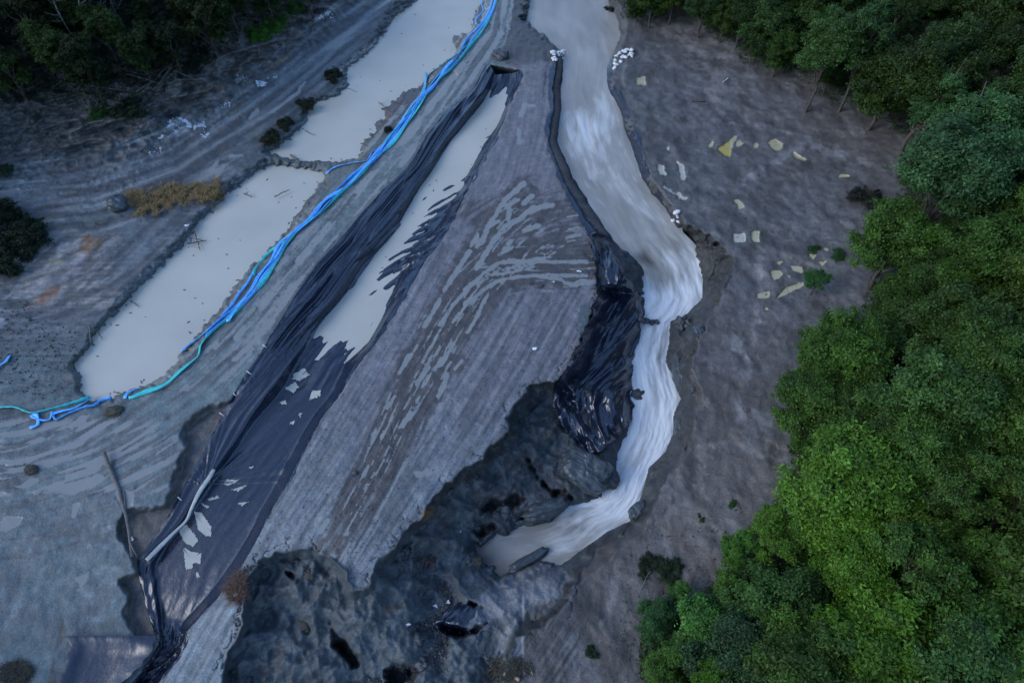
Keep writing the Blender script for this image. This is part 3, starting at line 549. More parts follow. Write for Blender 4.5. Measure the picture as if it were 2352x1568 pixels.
# smoothed-noise aware ground height for placing things
def gh(u, v): return float(samp(Z, u, v))
def ground_xy(x, y):
    z = 0.
    for _ in range(12):
        u, v = proj(x, y, z); z = .5 * z + .5 * gh(u, v)
    return z
def P3(u, v, dz=0.):
    z = gh(u, v) + dz; x, y = at(u, v, z); return Vector((float(x), float(y), z))

# ------------------------------------------------------------------ still water
def grow(pts, m):
    c = np.array(pts, float); out = []; n = len(c)
    area = sum(c[i][0] * c[(i + 1) % n][1] - c[(i + 1) % n][0] * c[i][1] for i in range(n))
    s = 1 if area > 0 else -1
    for i in range(n):
        t = c[(i + 1) % n] - c[i - 1]; t /= np.linalg.norm(t) + 1e-9; out.append(c[i] + s * m * np.array([t[1], -t[0]]))
    return out
def flat(name, pts, z, mat):
    P = [at(p[0], p[1], z) for p in pts]
    from mathutils.geometry import tessellate_polygon
    vs = [Vector((float(p[0]), float(p[1]), z)) for p in P]; tr = tessellate_polygon([vs])
    tr = [t if (vs[t[1]] - vs[t[0]]).cross(vs[t[2]] - vs[t[0]]).z > 0 else t[::-1] for t in tr]
    return mesh_np(name, vs, np.array(tr), mat, smooth=False)
w = flat('water', grow(POOL1, 14), P1Z, M['pool']); tagp(w, 'upper still pool of milky grey flood water left of the hoses', kind='structure')
w = flat('water', grow(POOL2, 14), P2Z, M['pool']); tagp(w, 'lower still pool of milky grey flood water left of the hoses', kind='structure')
wl_ = [d[1] for d in DT[1:13]]; wr_ = [d[2] for d in DT[1:13]]
w = flat('water', [(p[0] - 26, p[1] - 6) for p in wl_] + [(p[0] + 9, p[1] + 3) for p in wr_[::-1]], -1.07, M['pool']); tagp(w, 'long strip of grey water standing in the lined ditch', kind='structure')

# ------------------------------------------------------------------ ruled strips
def resample(stations, n):
    A = np.array([np.r_[[c for p in s[:-1] for c in (p if isinstance(p, tuple) else (p,))], s[-1]] if False else np.hstack([np.ravel(p) for p in s]) for s in stations], float)
    L = [0]
    for a, b in zip(A[:-1], A[1:]): L.append(L[-1] + math.hypot(b[0] - a[0], b[1] - a[1]) * .5 + math.hypot(b[2] - a[2], b[3] - a[3]) * .5)
    L = np.array(L); t = np.linspace(0, L[-1], n); out = np.stack([np.interp(t, L, A[:, k]) for k in range(A.shape[1])], 1)
    k = np.array([1, 2, 1.]) / 4
    for _ in range(max(2, n // 120)):
        o2 = out.copy(); o2[1:-1] = .25 * out[:-2] + .5 * out[1:-1] + .25 * out[2:]; out = o2
    return t, out
nS = 640; tS, A = resample(ST, nS); nc = 70; c = np.linspace(-.12, 1.12, nc)
SU = A[:, 0:1] * (1 - c) + A[:, 2:3] * c; SV = A[:, 1:2] * (1 - c) + A[:, 3:4] * c
wm = np.hypot(A[:, 2] - A[:, 0], A[:, 3] - A[:, 1])[:, None] / 27
fm = A[:, 5:6] * np.ones(nc)
fx = (c - .5)[None] * wm * np.ones((nS, nc)); fs = (tS / 27)[:, None] * np.ones((nS, nc))
SZ = A[:, 4:5] * np.ones(nc) + (fbm(fx * 1.1, fs * .28, 201, 4) - .5) * (.08 + .30 * fm) + (fbm(fx * 3, fs * .7, 207, 3) - .5) * .12 * fm
# smooth brown tongues with white shoulders at the falls and the rapids
fm = fm + .25 * (ridge(fx * .45 + fs * .12, fs * .25, 211, 3) - .62) * sstep(.05, .3, fm)
SX, SY = at(SU, SV, SZ)
fm = fm + .7 * (fbm(fx * .5 + 3, fs * .3, 221, 2) - .5) * sstep(.3, .7, fm)
fm = fm - .75 * np.exp(-((SU - 1478) ** 2 / 48 ** 2 + (SV - 596) ** 2 / 40 ** 2)) - .35 * np.exp(-((SU - 1545) ** 2 / 40 ** 2 + (SV - 640) ** 2 / 30 ** 2)) + .25 * np.exp(-((SU - 1440) ** 2 / 30 ** 2 + (SV - 640) ** 2 / 60 ** 2)) + .3 * np.exp(-((SU - 1345) ** 2 / 45 ** 2 + (SV - 280) ** 2 / 60 ** 2)) - .35 * np.exp(-((SU - 1330) ** 2 / 60 ** 2 + (SV - 1240) ** 2 / 14 ** 2))
stream = mesh_np('stream_water', np.stack([SX, SY, SZ], -1).reshape(-1, 3), gridfaces(nS, nc), M['stream'])
tagp(stream, 'muddy stream rushing over the falls in white foam', kind='structure')
attr(stream, 'foam', fm.ravel()); attr(stream, 'flow', np.stack([fx, fs, fx * 0], -1).reshape(-1, 3), 'FLOAT_VECTOR')

def sheetmesh(name, U_, V_, Z_):
    x, y = at(U_, V_, Z_); o = mesh_np(name, np.stack([x, y, Z_], -1).reshape(-1, 3), gridfaces(*U_.shape), M['plastic']); return o
# ditch liner
nD = 620; tD, B = resample(DT, nD)
kk = np.linspace(0, 1, 84); xs = [0, .42, .80, 1]
def seg(col): return np.stack([np.interp(kk, xs, [r[col], r[2 + col], r[4 + col], r[6 + col]]) for r in B])
DU, DV = seg(0), seg(1)
bed = B[:, 8:9] * np.ones(84)
eL = samp(ZPRE, B[:, 0], B[:, 1])[:, None] + .10; eL = np.convolve(np.pad(eL[:, 0], 20, mode='edge'), np.ones(41) / 41, 'valid')[:, None]; eR = samp(zU, B[:, 6], B[:, 7])[:, None] + .07
q = kk[None]; pl = 1 - .25 * sstep(0, .18, q) - .75 * sstep(.25, .43, q); prr = sstep(.78, 1, q)
DZ = bed - .1 + (eL - bed) * pl + (eR - bed) * prr
sm = (tD / 27)[:, None] * np.ones(84); cm_ = (DU - DU.mean(1, keepdims=True)) / 27
lowr = sstep(820, 960, DV)
wr = (ridge(cm_ * .8 + sm * .07, sm * .07, 301, 2) - .55) * 1.2 * (.35 + pl) * (1 - .85 * lowr)
wr += (ridge(cm_ * .7 + sm * .5, sm * .3, 305, 3) - .55) * (.16 + .50 * sstep(370, 440, DV) * sstep(720, 600, DV) * sstep(.4, .7, q)) * (1 - pl) * (1 - .7 * lowr)
wr += (ridge(cm_ * 1.2 + sm * .1, sm * .08, 309, 2) - .55) * .35 * sstep(.72, .85, q) * (1 - .6 * lowr)
# folds radiating from the pinched corner near the stake line
ang = np.arctan2(DV - 1110, DU - 470); rr = np.hypot(DU - 470, DV - 1110)
wr += np.where(DV < 1110, sstep(330, 60, rr) * .16 * (noise(ang * 13, rr / 400, 311) - .5) * 1.1, 0)
fade = np.minimum(q, 1 - q) * 14; wr *= np.clip(fade, 0, 1)
wr += sstep(1420, 1460, DV) * (ridge(cm_ * 1.2 + sm * .3, sm * .5, 313, 4) - .5) * .8 * np.clip(fade, 0, 1)
DZ = DZ + wr
DU = DU + (fbm(sm * 1.0, cm_ * .5, 321, 2) - .5) * 12 * (1 - np.clip(fade, 0, 1))
ditch = empty('ditch_liner', P3(620, 800), 'long black plastic liner lying wrinkled along the whole ditch beside the berm road', 'plastic liner')
def rel(o, e): o.parent = e; o.matrix_parent_inverse = e.matrix_world.inverted(); o.location = (0, 0, 0); return o
COL.update_tag(); bpy.context.view_layer.update()
rel(sheetmesh('sheet', DU, DV, DZ), ditch)
# mud water lying on the lower apron of the liner
AP = [R(7, p) for p in ([(1250,460),(1300,470),(1360,560),(1360,620),(1320,620),(1280,580)], [(1160,590),(1200,540),(1280,650),(1240,690),(1180,650)], [(1180,690),(1230,720),(1300,730),(1290,800),(1250,790),(1240,820),(1200,840),(1190,760)], [(1440,280),(1470,255),(1550,255),(1500,280),(1470,295)], [(1330,380),(1400,360),(1420,375),(1350,390)],
      [(1290,405),(1350,430),(1330,440)], [(1490,320),(1600,290),(1540,330)], [(1260,870),(1275,850),(1290,880),(1270,895)], [(1530,410),(1610,400),(1560,425)], [(1600,180),(1640,170),(1620,185)])] + \
     [R(4, p) for p in ([(1900,1000),(1960,970),(2000,1010),(1930,1050),(1880,1040)], [(1840,1100),(1900,1060),(1930,1090),(1890,1130)], [(1800,1190),(1840,1175),(1850,1200),(1820,1205)], [(1920,1270),(1950,1255),(1940,1290)], [(1870,1330),(1900,1300),(1890,1340)], [(2010,1120),(2070,1110),(2060,1150),(1990,1180)])]
def lz(u, v):
    d = (DU - u) ** 2 + (DV - v) ** 2; i = np.unravel_index(np.argmin(d), d.shape); return float(DZ[i])
for p in AP:
    pts = []
    for a, b in zip(p, p[1:] + p[:1]):
        L = math.hypot(b[0] - a[0], b[1] - a[1]); n = max(2, int(L / 3))
        for i in range(n): t = i / n; pts.append((a[0] + (b[0] - a[0]) * t + rnd.gauss(0, 1), a[1] + (b[1] - a[1]) * t + rnd.gauss(0, 1)))
    cx_, cy_ = np.mean(pts, 0); vs = []
    for p_ in [(cx_, cy_)] + pts:
        z = lz(*p_) + .035; x, y = at(*p_, z); vs.append((float(x), float(y), z))
    n = len(pts); fc = [(0, 1 + i, 1 + (i + 1) % n) for i in range(n)]
    o = mesh_np('muddy_puddle', vs, fc, M['pool'], smooth=True); rel(o, ditch)

def bank_sheet(name, pairs, label, seed, lift=.16, amp=.3, nn=300, mm=36, fs_=1., smooth=6):
    t, B = resample([(a, b) for a, b in pairs], nn); k = np.linspace(0, 1, mm)
    u = B[:, 0:1] * (1 - k) + B[:, 2:3] * k; v = B[:, 1:2] * (1 - k) + B[:, 3:4] * k
    tt = (t / 27)[:, None] * np.ones(mm); wd = np.hypot(B[:, 2] - B[:, 0], B[:, 3] - B[:, 1])[:, None] / 27 * k
    z0 = samp(Z, u, v)
    for _ in range(smooth): z0[1:-1] = (z0[:-2] + z0[1:-1] + z0[2:]) / 3; z0[:, 1:-1] = (z0[:, :-2] + z0[:, 1:-1] + z0[:, 2:]) / 3
    if smooth > 20:
        for _ in range(smooth * 3): q_ = np.pad(z0, 1, mode='edge'); z0 = (q_[:-2, 1:-1] + q_[2:, 1:-1] + q_[1:-1, :-2] + q_[1:-1, 2:]) / 4
    e = np.clip(np.minimum(k, 1 - k) * 8, 0, 1)[None]
    z = z0 + lift + amp * (ridge(wd * .42 + tt * .07 * fs_, tt * .11, seed, 2) - .5) * (.3 + .7 * e) + amp * .22 * (ridge(wd * .8 + tt * .25, tt * .25, seed + 9, 3) - .5)
    u = u + (1 - e) * (fbm(tt * .9, k[None] * 2, seed + 3, 2) - .5) * 18
    o = sheetmesh(name, u, v, z); return o
LB = [((1268,128),(1284,128)),((1262,165),(1287,165)),((1258,200),(1283,200)),((1264,255),(1286,250)),((1250,290),(1285,290)),((1254,325),(1277,325)),((1266,360),(1292,362)),((1283,410),(1314,408)),((1306,460),(1344,458)),((1330,497),(1376,500)),((1348,532),(1404,550)),((1358,570),(1424,590))]
LB = [(a, (b[0] + 17, b[1])) for a, b in LB]
tagp(bank_sheet('bank_liner', LB, '', 401, .14, .22, 300, 24), 'narrow black plastic liner along the left bank of the stream above the falls', 'plastic liner')
HP = [((1352,545),(1400,562)),((1362,575),(1420,600)),((1368,620),(1442,636)),((1372,670),(1472,684)),((1362,710),(1476,724)),((1348,750),(1470,768)),((1330,792),(1457,815)),((1298,850),(1452,860)),((1270,892),(1450,900)),((1272,930),(1454,930)),((1292,975),(1450,968)),((1318,1012),(1420,1000)),((1342,1042),(1384,1036))]
tagp(bank_sheet('torn_liner', HP, '', 431, .40, 1.5, 320, 110, 1.1, 14), 'large torn black plastic sheet hanging in folds beside the falls', 'plastic sheet')
RB = [((1394,138),(1410,132)),((1388,185),(1406,185)),((1403,215),(1422,208)),((1424,257),(1442,250)),((1436,300),(1458,294)),((1441,330),(1470,322)),((1453,360),(1480,354)),((1466,400),(1490,394)),((1478,422),(1503,418)),((1500,452),(1517,444)),((1530,484),(1546,474)),((1546,515),(1558,508)),((1546,560),(1556,556))]
RB = [((a[0] - 16, a[1]), b) for a, b in RB]
tagp(bank_sheet('bank_liner', RB, '', 461, .14, .24, 300, 24), 'narrow black plastic liner along the right bank of the stream above the falls', 'plastic liner')
tagp(bank_sheet('torn_liner', [((1030,1395),(1078,1372)),((1010,1418),(1100,1400)),((998,1438),(1122,1430)),((1030,1462),(1130,1447))], '', 477, .3, .6, 120, 60, 1.5), 'small crumpled torn black plastic piece in the hollow below the stream end', 'plastic sheet')
S2 = [(R(7, [(420,1262)])[0], R(7, [(1010,1262)])[0]), (R(7, [(455,1330)])[0], R(7, [(985,1350)])[0]), (R(7, [(420,1450)])[0], R(7, [(900,1460)])[0]), (R(7, [(385,1560)])[0], R(7, [(790,1560)])[0]), (R(7, [(320,1720)])[0], R(7, [(690,1720)])[0])]
tagp(bank_sheet('plastic_sheet', S2, '', 491, .55, .05, 160, 120, .5, 60), 'smooth black plastic sheet lying in the bottom left corner hollow', 'plastic sheet')

# ------------------------------------------------------------------ tubes, logs, hoses
def tube(name, pts, rad, mat, seg=8, flat_=1., parent=None, twist=0.):
    pts = [Vector(p) for p in pts]; n = len(pts); V = []; 
    for i, p in enumerate(pts):
        t = (pts[min(i + 1, n - 1)] - pts[max(i - 1, 0)]).normalized(); side = t.cross(Vector((0, 0, 1)))
        side = side.normalized() if side.length > 1e-3 else Vector((1, 0, 0)); up = side.cross(t).normalized()
        r = rad(i / (n - 1)) if callable(rad) else rad; tw = twist * i
        for k in range(seg):
            a = 2 * math.pi * k / seg; c_, s_ = math.cos(a) * r, math.sin(a) * r * flat_
            c2, s2 = c_ * math.cos(tw) - s_ * math.sin(tw), c_ * math.sin(tw) + s_ * math.cos(tw)
            V.append(p + side * c2 + up * s2)
    Fc = [(i * seg + k, i * seg + (k + 1) % seg, (i + 1) * seg + (k + 1) % seg, (i + 1) * seg + k) for i in range(n - 1) for k in range(seg)]
    V += [pts[0], pts[-1]]; a, b = n * seg, n * seg + 1
    Fc += [(a, (k + 1) % seg, k, a) for k in range(seg)] + [(b, (n - 1) * seg + k, (n - 1) * seg + (k + 1) % seg, b) for k in range(seg)]
    me = bpy.data.meshes.new(name); me.from_pydata(V, [], [f if len(set(f)) == 4 else tuple(dict.fromkeys(f)) for f in Fc]); me.materials.append(mat)
    for p in me.polygons: p.use_smooth = True
    o = bpy.data.objects.new(name, me); COL.objects.link(o)
    if parent: o.parent = parent; o.location = -parent.location
    return o
def densify(p, step=6, wob=0., seed=0):
    out = []; r = random.Random(seed); s = 0
    # catmull-rom
    q = [p[0]] + list(p) + [p[-1]]
    for i in range(1, len(q) - 2):
        L = math.hypot(q[i + 1][0] - q[i][0], q[i + 1][1] - q[i][1]); n = max(1, int(L / step))
        for k in range(n):
            t = k / n; pt = []
            for c_ in (0, 1):
                a, b, c2, d = q[i - 1][c_], q[i][c_], q[i + 1][c_], q[i + 2][c_]
                pt.append(.5 * (2 * b + (c2 - a) * t + (2 * a - 5 * b + 4 * c2 - d) * t * t + (3 * b - a - 3 * c2 + d) * t ** 3))
            s += L / n
            o = wob * (math.sin(s / 37 + seed) + .6 * math.sin(s / 17 + 2 * seed))
            out.append((pt[0] + o * .8, pt[1] + o * .5))
    out.append(p[-1]); return out
HB = [(1140,-40),(1133,5),(1122,38),(1100,70),(1078,95),(1045,140),(1012,172),(986,202),(960,235),(935,270),(900,318),(865,354),(832,389),(800,420),(760,455),(720,493),(655,553),(628,598),(592,648),(552,698),(500,745),(455,783)]
def hose(pts, label, mat, dx=0, dy=0, wob=2, seed=0, r=.17, grp='hoses along the berm road', fl=.35, lift=.12, tw=0.05):
    pp = [(p[0] + dx, p[1] + dy) for p in pts]; d = densify(pp, 6, wob, seed)
    w3 = [P3(u, v) for u, v in d]; zs = [p.z for p in w3]
    for _ in range(3): zs = [max(zs[max(i-1,0)], zs[i], zs[min(i+1,len(zs)-1)]) * .5 + .5 * zs[i] for i in range(len(zs))]
    V = []
    for (u, v), z in zip(d, zs):
        z = max(z, P1Z) + lift; x, y = at(u, v, z); V.append((float(x), float(y), z))
    o = tube('hose', V, lambda t: r * (1 + .25 * math.sin(t * 90 + seed)), mat, 8, fl, twist=tw)
    return tagp(o, label, 'hose', grp)
hose(HB + [(420,808)], 'bright blue flat hose of the bundle lying nearest the pools', M['blue'], -3, -2, 2.5, 1, lift=.16)
hose(HB[:-1] + [(470,770)], 'bright blue flat hose in the middle of the bundle beside the pools', M['blue'], 3, 2, 2, 2, lift=.2)
hose(HB[5:-2] + [(520,735)], 'short bright blue flat hose crossing over the middle of the bundle', M['blue'], 0, 0, 4, 5, lift=.27)
hose(HB + [(445,815),(405,852),(368,884),(325,899),(290,910)], 'long turquoise hose on the road side of the bundle, curving round the lower pool end', M['green'], 6, 3, 2.2, 3, lift=.15)
hose([(1142,-40),(1136,10),(1122,48),(1100,78),(1060,115),(1010,155),(982,176),(975,205),(960,232),(930,268),(880,332)], 'turquoise hose looping out over the upper pool edge', M['green'], 0, 0, 1, 4, .1)
hose(R(4, [(1840,150),(1760,200),(1690,270),(1640,340),(1640,370)]), 'short turquoise hose bowed out over the lower pool bank', M['green'], 0, 0, 1, 6, .13)
hose(R(4, [(1640,330),(1600,410),(1540,490),(1500,560),(1430,640)]), 'short pale blue hose lying against the lower pool bank', M['blue'], 0, 0, 1, 8, .11)
hose([(1112,-20),(1104,8),(1110,24),(1096,40),(1092,52),(1104,62)], 'crumpled blue hose dangling at the top edge of the berm', M['blue'], 0, 0, 2, 7, .1)
hose(R(2, [(600,470),(590,560),(575,600),(560,650)]), 'short blue hose kinked down into the upper pool', M['blue'], 0, 0, 1, 9, .1)
hose([(748,400),(770,384),(806,374),(842,368),(852,352),(872,338)], 'thin blue branch hose running left on the bank between the two pools', M['blue'], 0, 0, .6, 11, .1)
hose([(-60,938),(0,934),(35,934),(58,943),(78,947),(130,936),(170,924),(205,911)], 'turquoise hose running out of the left edge of the picture', M['green'], 0, 0, .6, 12, .15)
hose(R(4, [(190,1350),(240,1330),(235,1270),(200,1275),(260,1300),(320,1300),(335,1250),(360,1300),(440,1265),(540,1220),(610,1205),(640,1180),(720,1158)]), 'tangled blue lay-flat hose end on the mud below the lower pool', M['blue'], 0, 0, 1, 13, .14)
hose(R(4, [(330,1265),(400,1245),(480,1225),(560,1180),(590,1155)]), 'short blue hose beside the turquoise one below the lower pool', M['blue'], 0, 0, .5, 14, .12)
hose(R(4, [(805,1165),(820,1130),(860,1110),(890,1100)]), 'little blue hose scrap at the lower tip of the pool', M['blue'], 0, 0, .4, 15, .12)
hose(R(4, [(-60,990),(0,950),(40,925),(65,885)]), 'blue hose end poking in at the left edge above the others', M['blue'], 0, 0, .6, 16, .14)
# pale pipe along the left edge of the apron
pp = densify(R(7, [(1380,190),(1345,250),(1290,330),(1240,430),(1200,520),(1130,590),(1060,660),(1000,720),(945,775)]), 6)
V = []
for u, v in pp:
    z = lz(u, v) + .22; x, y = at(u, v, z); V.append((float(x), float(y), z))
zz = [p[2] for p in V]
V = []
for (u, v), i in zip(pp, range(len(pp))):
    z = float(np.mean(zz[max(0, i - 4):i + 5])); x, y = at(u, v, z); V.append((float(x), float(y), z))
tagp(tube('hose', V, lambda t: .15 + .04 * math.sin(t * 9), M['pipe'], 10, .5), 'fat pale grey hose full of muddy water along the liner edge', 'hose')
# pinned stakes
for k, (u, v, du, dv) in enumerate([(608,795,8,4), (572,856,11,6), (539,906,5,4), (510,952,11,6), (413,1145,7,6)]):
    z = lz(u, v) + .2; x, y = at(u - du / 2, v - dv / 2, z); x2, y2 = at(u + du / 2, v + dv / 2, z)
    tagp(tube('stake', [(float(x), float(y), z + .1), (float(x2), float(y2), z - .05)], .035, M['stake'], 6), ['pale peg pinning the liner, topmost of the row of pegs', 'pale peg pinning the liner, second from the top of the row', 'pale peg pinning the liner, third from the top of the row', 'pale peg pinning the liner beside the eroded bite in the road', 'pale peg pinning the liner edge beside the fat pale hose'][k], 'stake', 'pegs along the liner edge')

def log(u0, v0, u1, v1, r0, r1, label, mat='deadwood', dz0=.1, dz1=.1, bend=.0, twigs=0, name='log', seed=0, grp=None, cat='log'):
    r = random.Random(seed); a = P3(u0, v0, dz0); b = P3(u1, v1, dz1); n = 9; pts = []
    for i in range(n):
        t = i / (n - 1); p = a.lerp(b, t); p.x += bend * math.sin(math.pi * t) + r.gauss(0, .03); p.z += .02 * r.gauss(0, 1); pts.append(p)
    if twigs:
        e = empty(name, a, label, cat, grp); tube('stem', pts, lambda t: r0 + (r1 - r0) * t, M[mat], 8, parent=e)
        for k in range(twigs):
            i = r.randrange(1, n - 1); d = Vector((r.gauss(0, 1), r.gauss(0, 1), abs(r.gauss(0, .5)))) * (b - a).length * .16
            tube('branch', [pts[i], pts[i] + d * .5 + Vector((0, 0, .1)), pts[i] + d], lambda t: r1 * .7 * (1 - .8 * t), M[mat], 5, parent=e)
        return e
    return tagp(tube(name, pts, lambda t: r0 + (r1 - r0) * t, M[mat], 8), label, cat, grp)
log(238, 1038, 304, 1278, .15, .10, 'long bare grey tree trunk lying across the mud down to the liner', dz0=.35, dz1=.5, bend=.35, twigs=3, seed=3, name='fallen_trunk')
log(1158, 1547, 1192, 1560, .14, .14, 'short freshly sawn orange log on the mud at the bottom edge', 'freshwood', .15, .15, seed=4)
log(560, 444, 578, 452, .05, .04, 'small dark branch floating in the lower pool near its top', 'bark', .8, .8, twigs=3, name='floating_branch', seed=5)
log(630, 452, 665, 436, .05, .03, 'thin twiggy branch floating in the lower pool near the hoses', 'bark', .8, .8, twigs=5, name='floating_branch', seed=6)
log(668, 356, 688, 374, .11, .09, 'pale broken log at the spit between the two pools', 'deadwood', .3, .25, seed=7)
log(430, 560, 475, 552, .06, .03, 'dark twiggy branch reaching into the left side of the lower pool', 'bark', .4, .7, twigs=9, name='dead_branch', seed=8)
log(445, 530, 460, 575, .05, .03, 'dark branch hanging over the left bank of the lower pool', 'bark', .4, .7, twigs=7, name='dead_branch', seed=9)
log(205, 745, 209, 790, .07, .05, 'pale log standing in the mud at the left end of the lower pool', 'deadwood', .6, .1, seed=10)
log(250, 484, 277, 496, .07, .06, 'small pale log below the boulder by the straw', 'deadwood', .15, .15, seed=11)
log(215, 508, 238, 514, .06, .05, 'thin pale log lowest of those below the straw', 'deadwood', .15, .15, seed=12)
log(190, 462, 216, 466, .05, .04, 'thin pale log lying beside the service road', 'deadwood', .15, .15, seed=13)
for k, (a, l) in enumerate([((325,212,400,140), 'thin fallen stem at the edge of the upper left wood, nearest the camera'), ((340,215,420,150), 'thin fallen stem beside the nearest one at the wood edge'), ((312,210,352,185), 'short broken stem at the wood edge'), ((170,192,285,208), 'long pale stem lying level under the wood'), ((290,170,380,195), 'dark stem sloping down from the wood'), ((385,155,440,180), 'stem lying across the brushwood heap'), ((360,200,395,150), 'leaning broken pole in the brushwood heap'), ((340,60,380,110), 'thin pole leaning in the upper left wood')]):
    log(*a, .07, .04, l, 'deadwood', .4, .5, seed=20 + k, grp='fallen stems under the upper left wood')
log(1000, 1045, 1015, 1049, .03, .02, 'x') if False else None
log(745 + 25, 398, 748 + 8, 402, .01, .01, 'x') if False else None
log(1280, 652, 1307, 658, .04, .03, 'thin dark stick on the tongue of mud near the torn sheet', 'bark', .12, .12, seed=30)
log(1632, 188, 1678, 182, .05, .03, 'thin pale stick high on the right bank', 'deadwood', .1, .2, seed=31)
log(1660, 190, 1672, 179, .05, .05, 'short white stick on the right bank', 'debris', .3, .3, seed=32)
log(1590, 231, 1620, 232, .12, .10, 'dark rotten log on the right bank level with the upper rapids', 'bark', .15, .15, seed=33)
log(1258, 1470, 1300, 1425, .035, .02, 'curved pale root lying on the soil left of the lower wood', 'deadwood', .12, .12, bend=.3, seed=34)
log(1272, 1465, 1276, 1440, .03, .02, 'small pale twig standing by the curved root', 'deadwood', .1, .4, seed=35)
log(1320, 1292, 1345, 1285, .03, .02, 'pale twig on the bank below the end of the stream', 'deadwood', .1, .2, seed=36)
log(1470, 1360, 1492, 1310, .035, .02, 'bare pale shrub stem leaning at the edge of the lower wood', 'deadwood', .1, .8, twigs=4, name='dead_branch', seed=37)
log(1218, 1530, 1224, 1548, .04, .03, 'short orange stick on the mossy mound at the bottom edge', 'freshwood', .1, .25, seed=38)

# ------------------------------------------------------------------ stones, bags, clods
def blob(name, loc, sc, mat, seed, n=10, rough=.25, rz=0, boxy=0., parent=None, tilt=(0, 0)):
    th = np.linspace(0, math.pi, n); ph = np.linspace(0, 2 * math.pi, 2 * n, endpoint=False); T, Ph = np.meshgrid(th, ph, indexing='ij')
    x, y, z = np.sin(T) * np.cos(Ph), np.sin(T) * np.sin(Ph), np.cos(T)
    if boxy:
        m = np.maximum(np.maximum(abs(x), abs(y)), abs(z)); x, y, z = [k_ * (1 - boxy) + k_ / m * boxy for k_ in (x, y, z)]
    d = 1 + rough * (fbm(x * 1.7 + seed * 3.1 + z, y * 1.7 + z * 1.3 - seed, seed, 4) - .5) * 2
    V = np.stack([x * d * sc[0], y * d * sc[1], z * d * sc[2]], -1).reshape(-1, 3)
    nf = 2 * n; Fc = [(i * nf + k, (i + 1) * nf + k, (i + 1) * nf + (k + 1) % nf, i * nf + (k + 1) % nf) for i in range(n - 1) for k in range(nf)]
    o = mesh_np(name, V, Fc, mat, smooth=boxy < .4); o.location = loc; o.rotation_euler = (tilt[0], tilt[1], rz)
    if parent: o.parent = parent
    return o
bagproto = [blob('sandbag', (0, 0, -50), (.42, .26, .15), M['bag'], 500 + k, 9, .22, boxy=.2) for k in range(3)]
def bags(spots, label, group, first):
    for i, (u, v) in enumerate(spots):
        o = bagproto[i] if first and i < 3 else bagproto[i % 3].copy()
        if not (first and i < 3): COL.objects.link(o)
        o.location = P3(u, v, .13 + rnd.uniform(0, .22)); o.rotation_euler = (rnd.gauss(0, .25), rnd.gauss(0, .25), rnd.uniform(0, 3.1)); s = rnd.uniform(.6, .95); o.scale = (s, s, s); tagp(o, label, 'sandbag', group)
bags([(1290 - 22 + rnd.uniform(0, 26), 117 + rnd.uniform(0, 20)) for _ in range(22)] , 'white sandbag in the pile on the left bank where the stream enters', 'white sandbags on the left bank', True)
bags([(x + rnd.gauss(0, 3), y + rnd.gauss(0, 3)) for x, y in [(1406,146),(1409,140),(1413,135),(1417,130),(1421,128),(1425,126),(1430,123),(1434,120),(1440,118),(1447,117),(1452,119),(1448,125),(1442,127),(1436,128),(1430,131),(1415,147),(1412,153),(1452,112),(1440,112),(1428,134),(1418,140),(1424,137)]], 'white sandbag in the pile on the right bank where the stream enters', 'white sandbags on the right bank', False)
bags([(x + rnd.gauss(0, 2), y + rnd.gauss(0, 3)) for x, y in [(1552,488),(1557,492),(1555,498),(1551,504),(1558,507)]], 'white torn sandbag at the right lip of the falls', 'white sandbags at the lip of the falls', False)
def rock(u, v, sc, label, mat='stone', seed=1, rz=0, boxy=.55, dz=0, name='boulder', cat='boulder', rough=.3, grp=None, tilt=(0, 0)):
    return tagp(blob(name, P3(u, v, dz), sc, M[mat], seed, 22, rough, rz, boxy, tilt=tilt), label, cat, grp)
rock(1566, 748, (.75, .8, .9), 'dark jagged rock jutting out at the foot of the falls on the right', 'stone', 601, .4, .35, .3, rough=.55)
rock(1462, 912, (.85, .8, .8), 'rounded dark clod in midstream against the torn sheet', 'stone', 602, 0, .1, .1, rough=.35)
rock(1562, 860, (.55, 1.4, 1.2), 'tall blue clay block on the right bank below the falls', 'clay', 603, .1, .35, -.1, 'clay_block', 'clay block', .3)
rock(1560, 985, (.45, 1.1, .9), 'low blue clay block on the right bank at the stream bend', 'clay', 604, -.15, .35, -.2, 'clay_block', 'clay block', .3)
rock(1468, 1172, (.9, .6, .6), 'squarish clay block at the right bank above the lower bend', 'clay', 605, .6, .5, .3, 'clay_block', 'clay block', .22)
rock(1345, 1082, (2.1, 1.5, 1.3), 'big tilted slab of slumped clay beside the lower stream', 'clay', 606, -.5, .45, .1, 'clay_slab', 'clay slab', .28, tilt=(.25, .2))
rock(1400, 1100, (.8, .9, .9), 'dark wet clod on the left bank at the lower stream bend', 'stone', 613, .2, .3, 0)
rock(1255, 1170, (1.9, .7, .7), 'long dark clod lying at the back of the lower stream pool', 'clay', 607, .35, .3, .25, 'clay_slab', 'clay slab', .35)
rock(1215, 1285, (1.7, .4, .4), 'long narrow clay ridge sticking out at the end of the stream', 'clay', 608, .5, .3, .5, 'clay_slab', 'clay slab', .35)
rock(270, 468, (.95, .9, .75), 'grey rounded boulder at the left end of the straw heap', 'pstone' if False else 'clay', 609, 0, .2, .45)
rock(72, 1078, (.45, .4, .3), 'dark earth clod on the wet tracks at the far left', 'moss', 610, 0, .1, .15, rough=.45, name='clod', cat='clod')
rock(1150, 128, (1.0, 1.2, .7), 'dark soil mound at the head of the lined ditch', 'stone', 611, .3, .1, .1, name='soil_mound', cat='mound', rough=.35)
rock(262, 944, (.7, .45, .28), 'dark burnt lump in the mud below the tip of the lower pool', 'moss', 612, .1, .1, .1, rough=.5, name='clod', cat='clod')
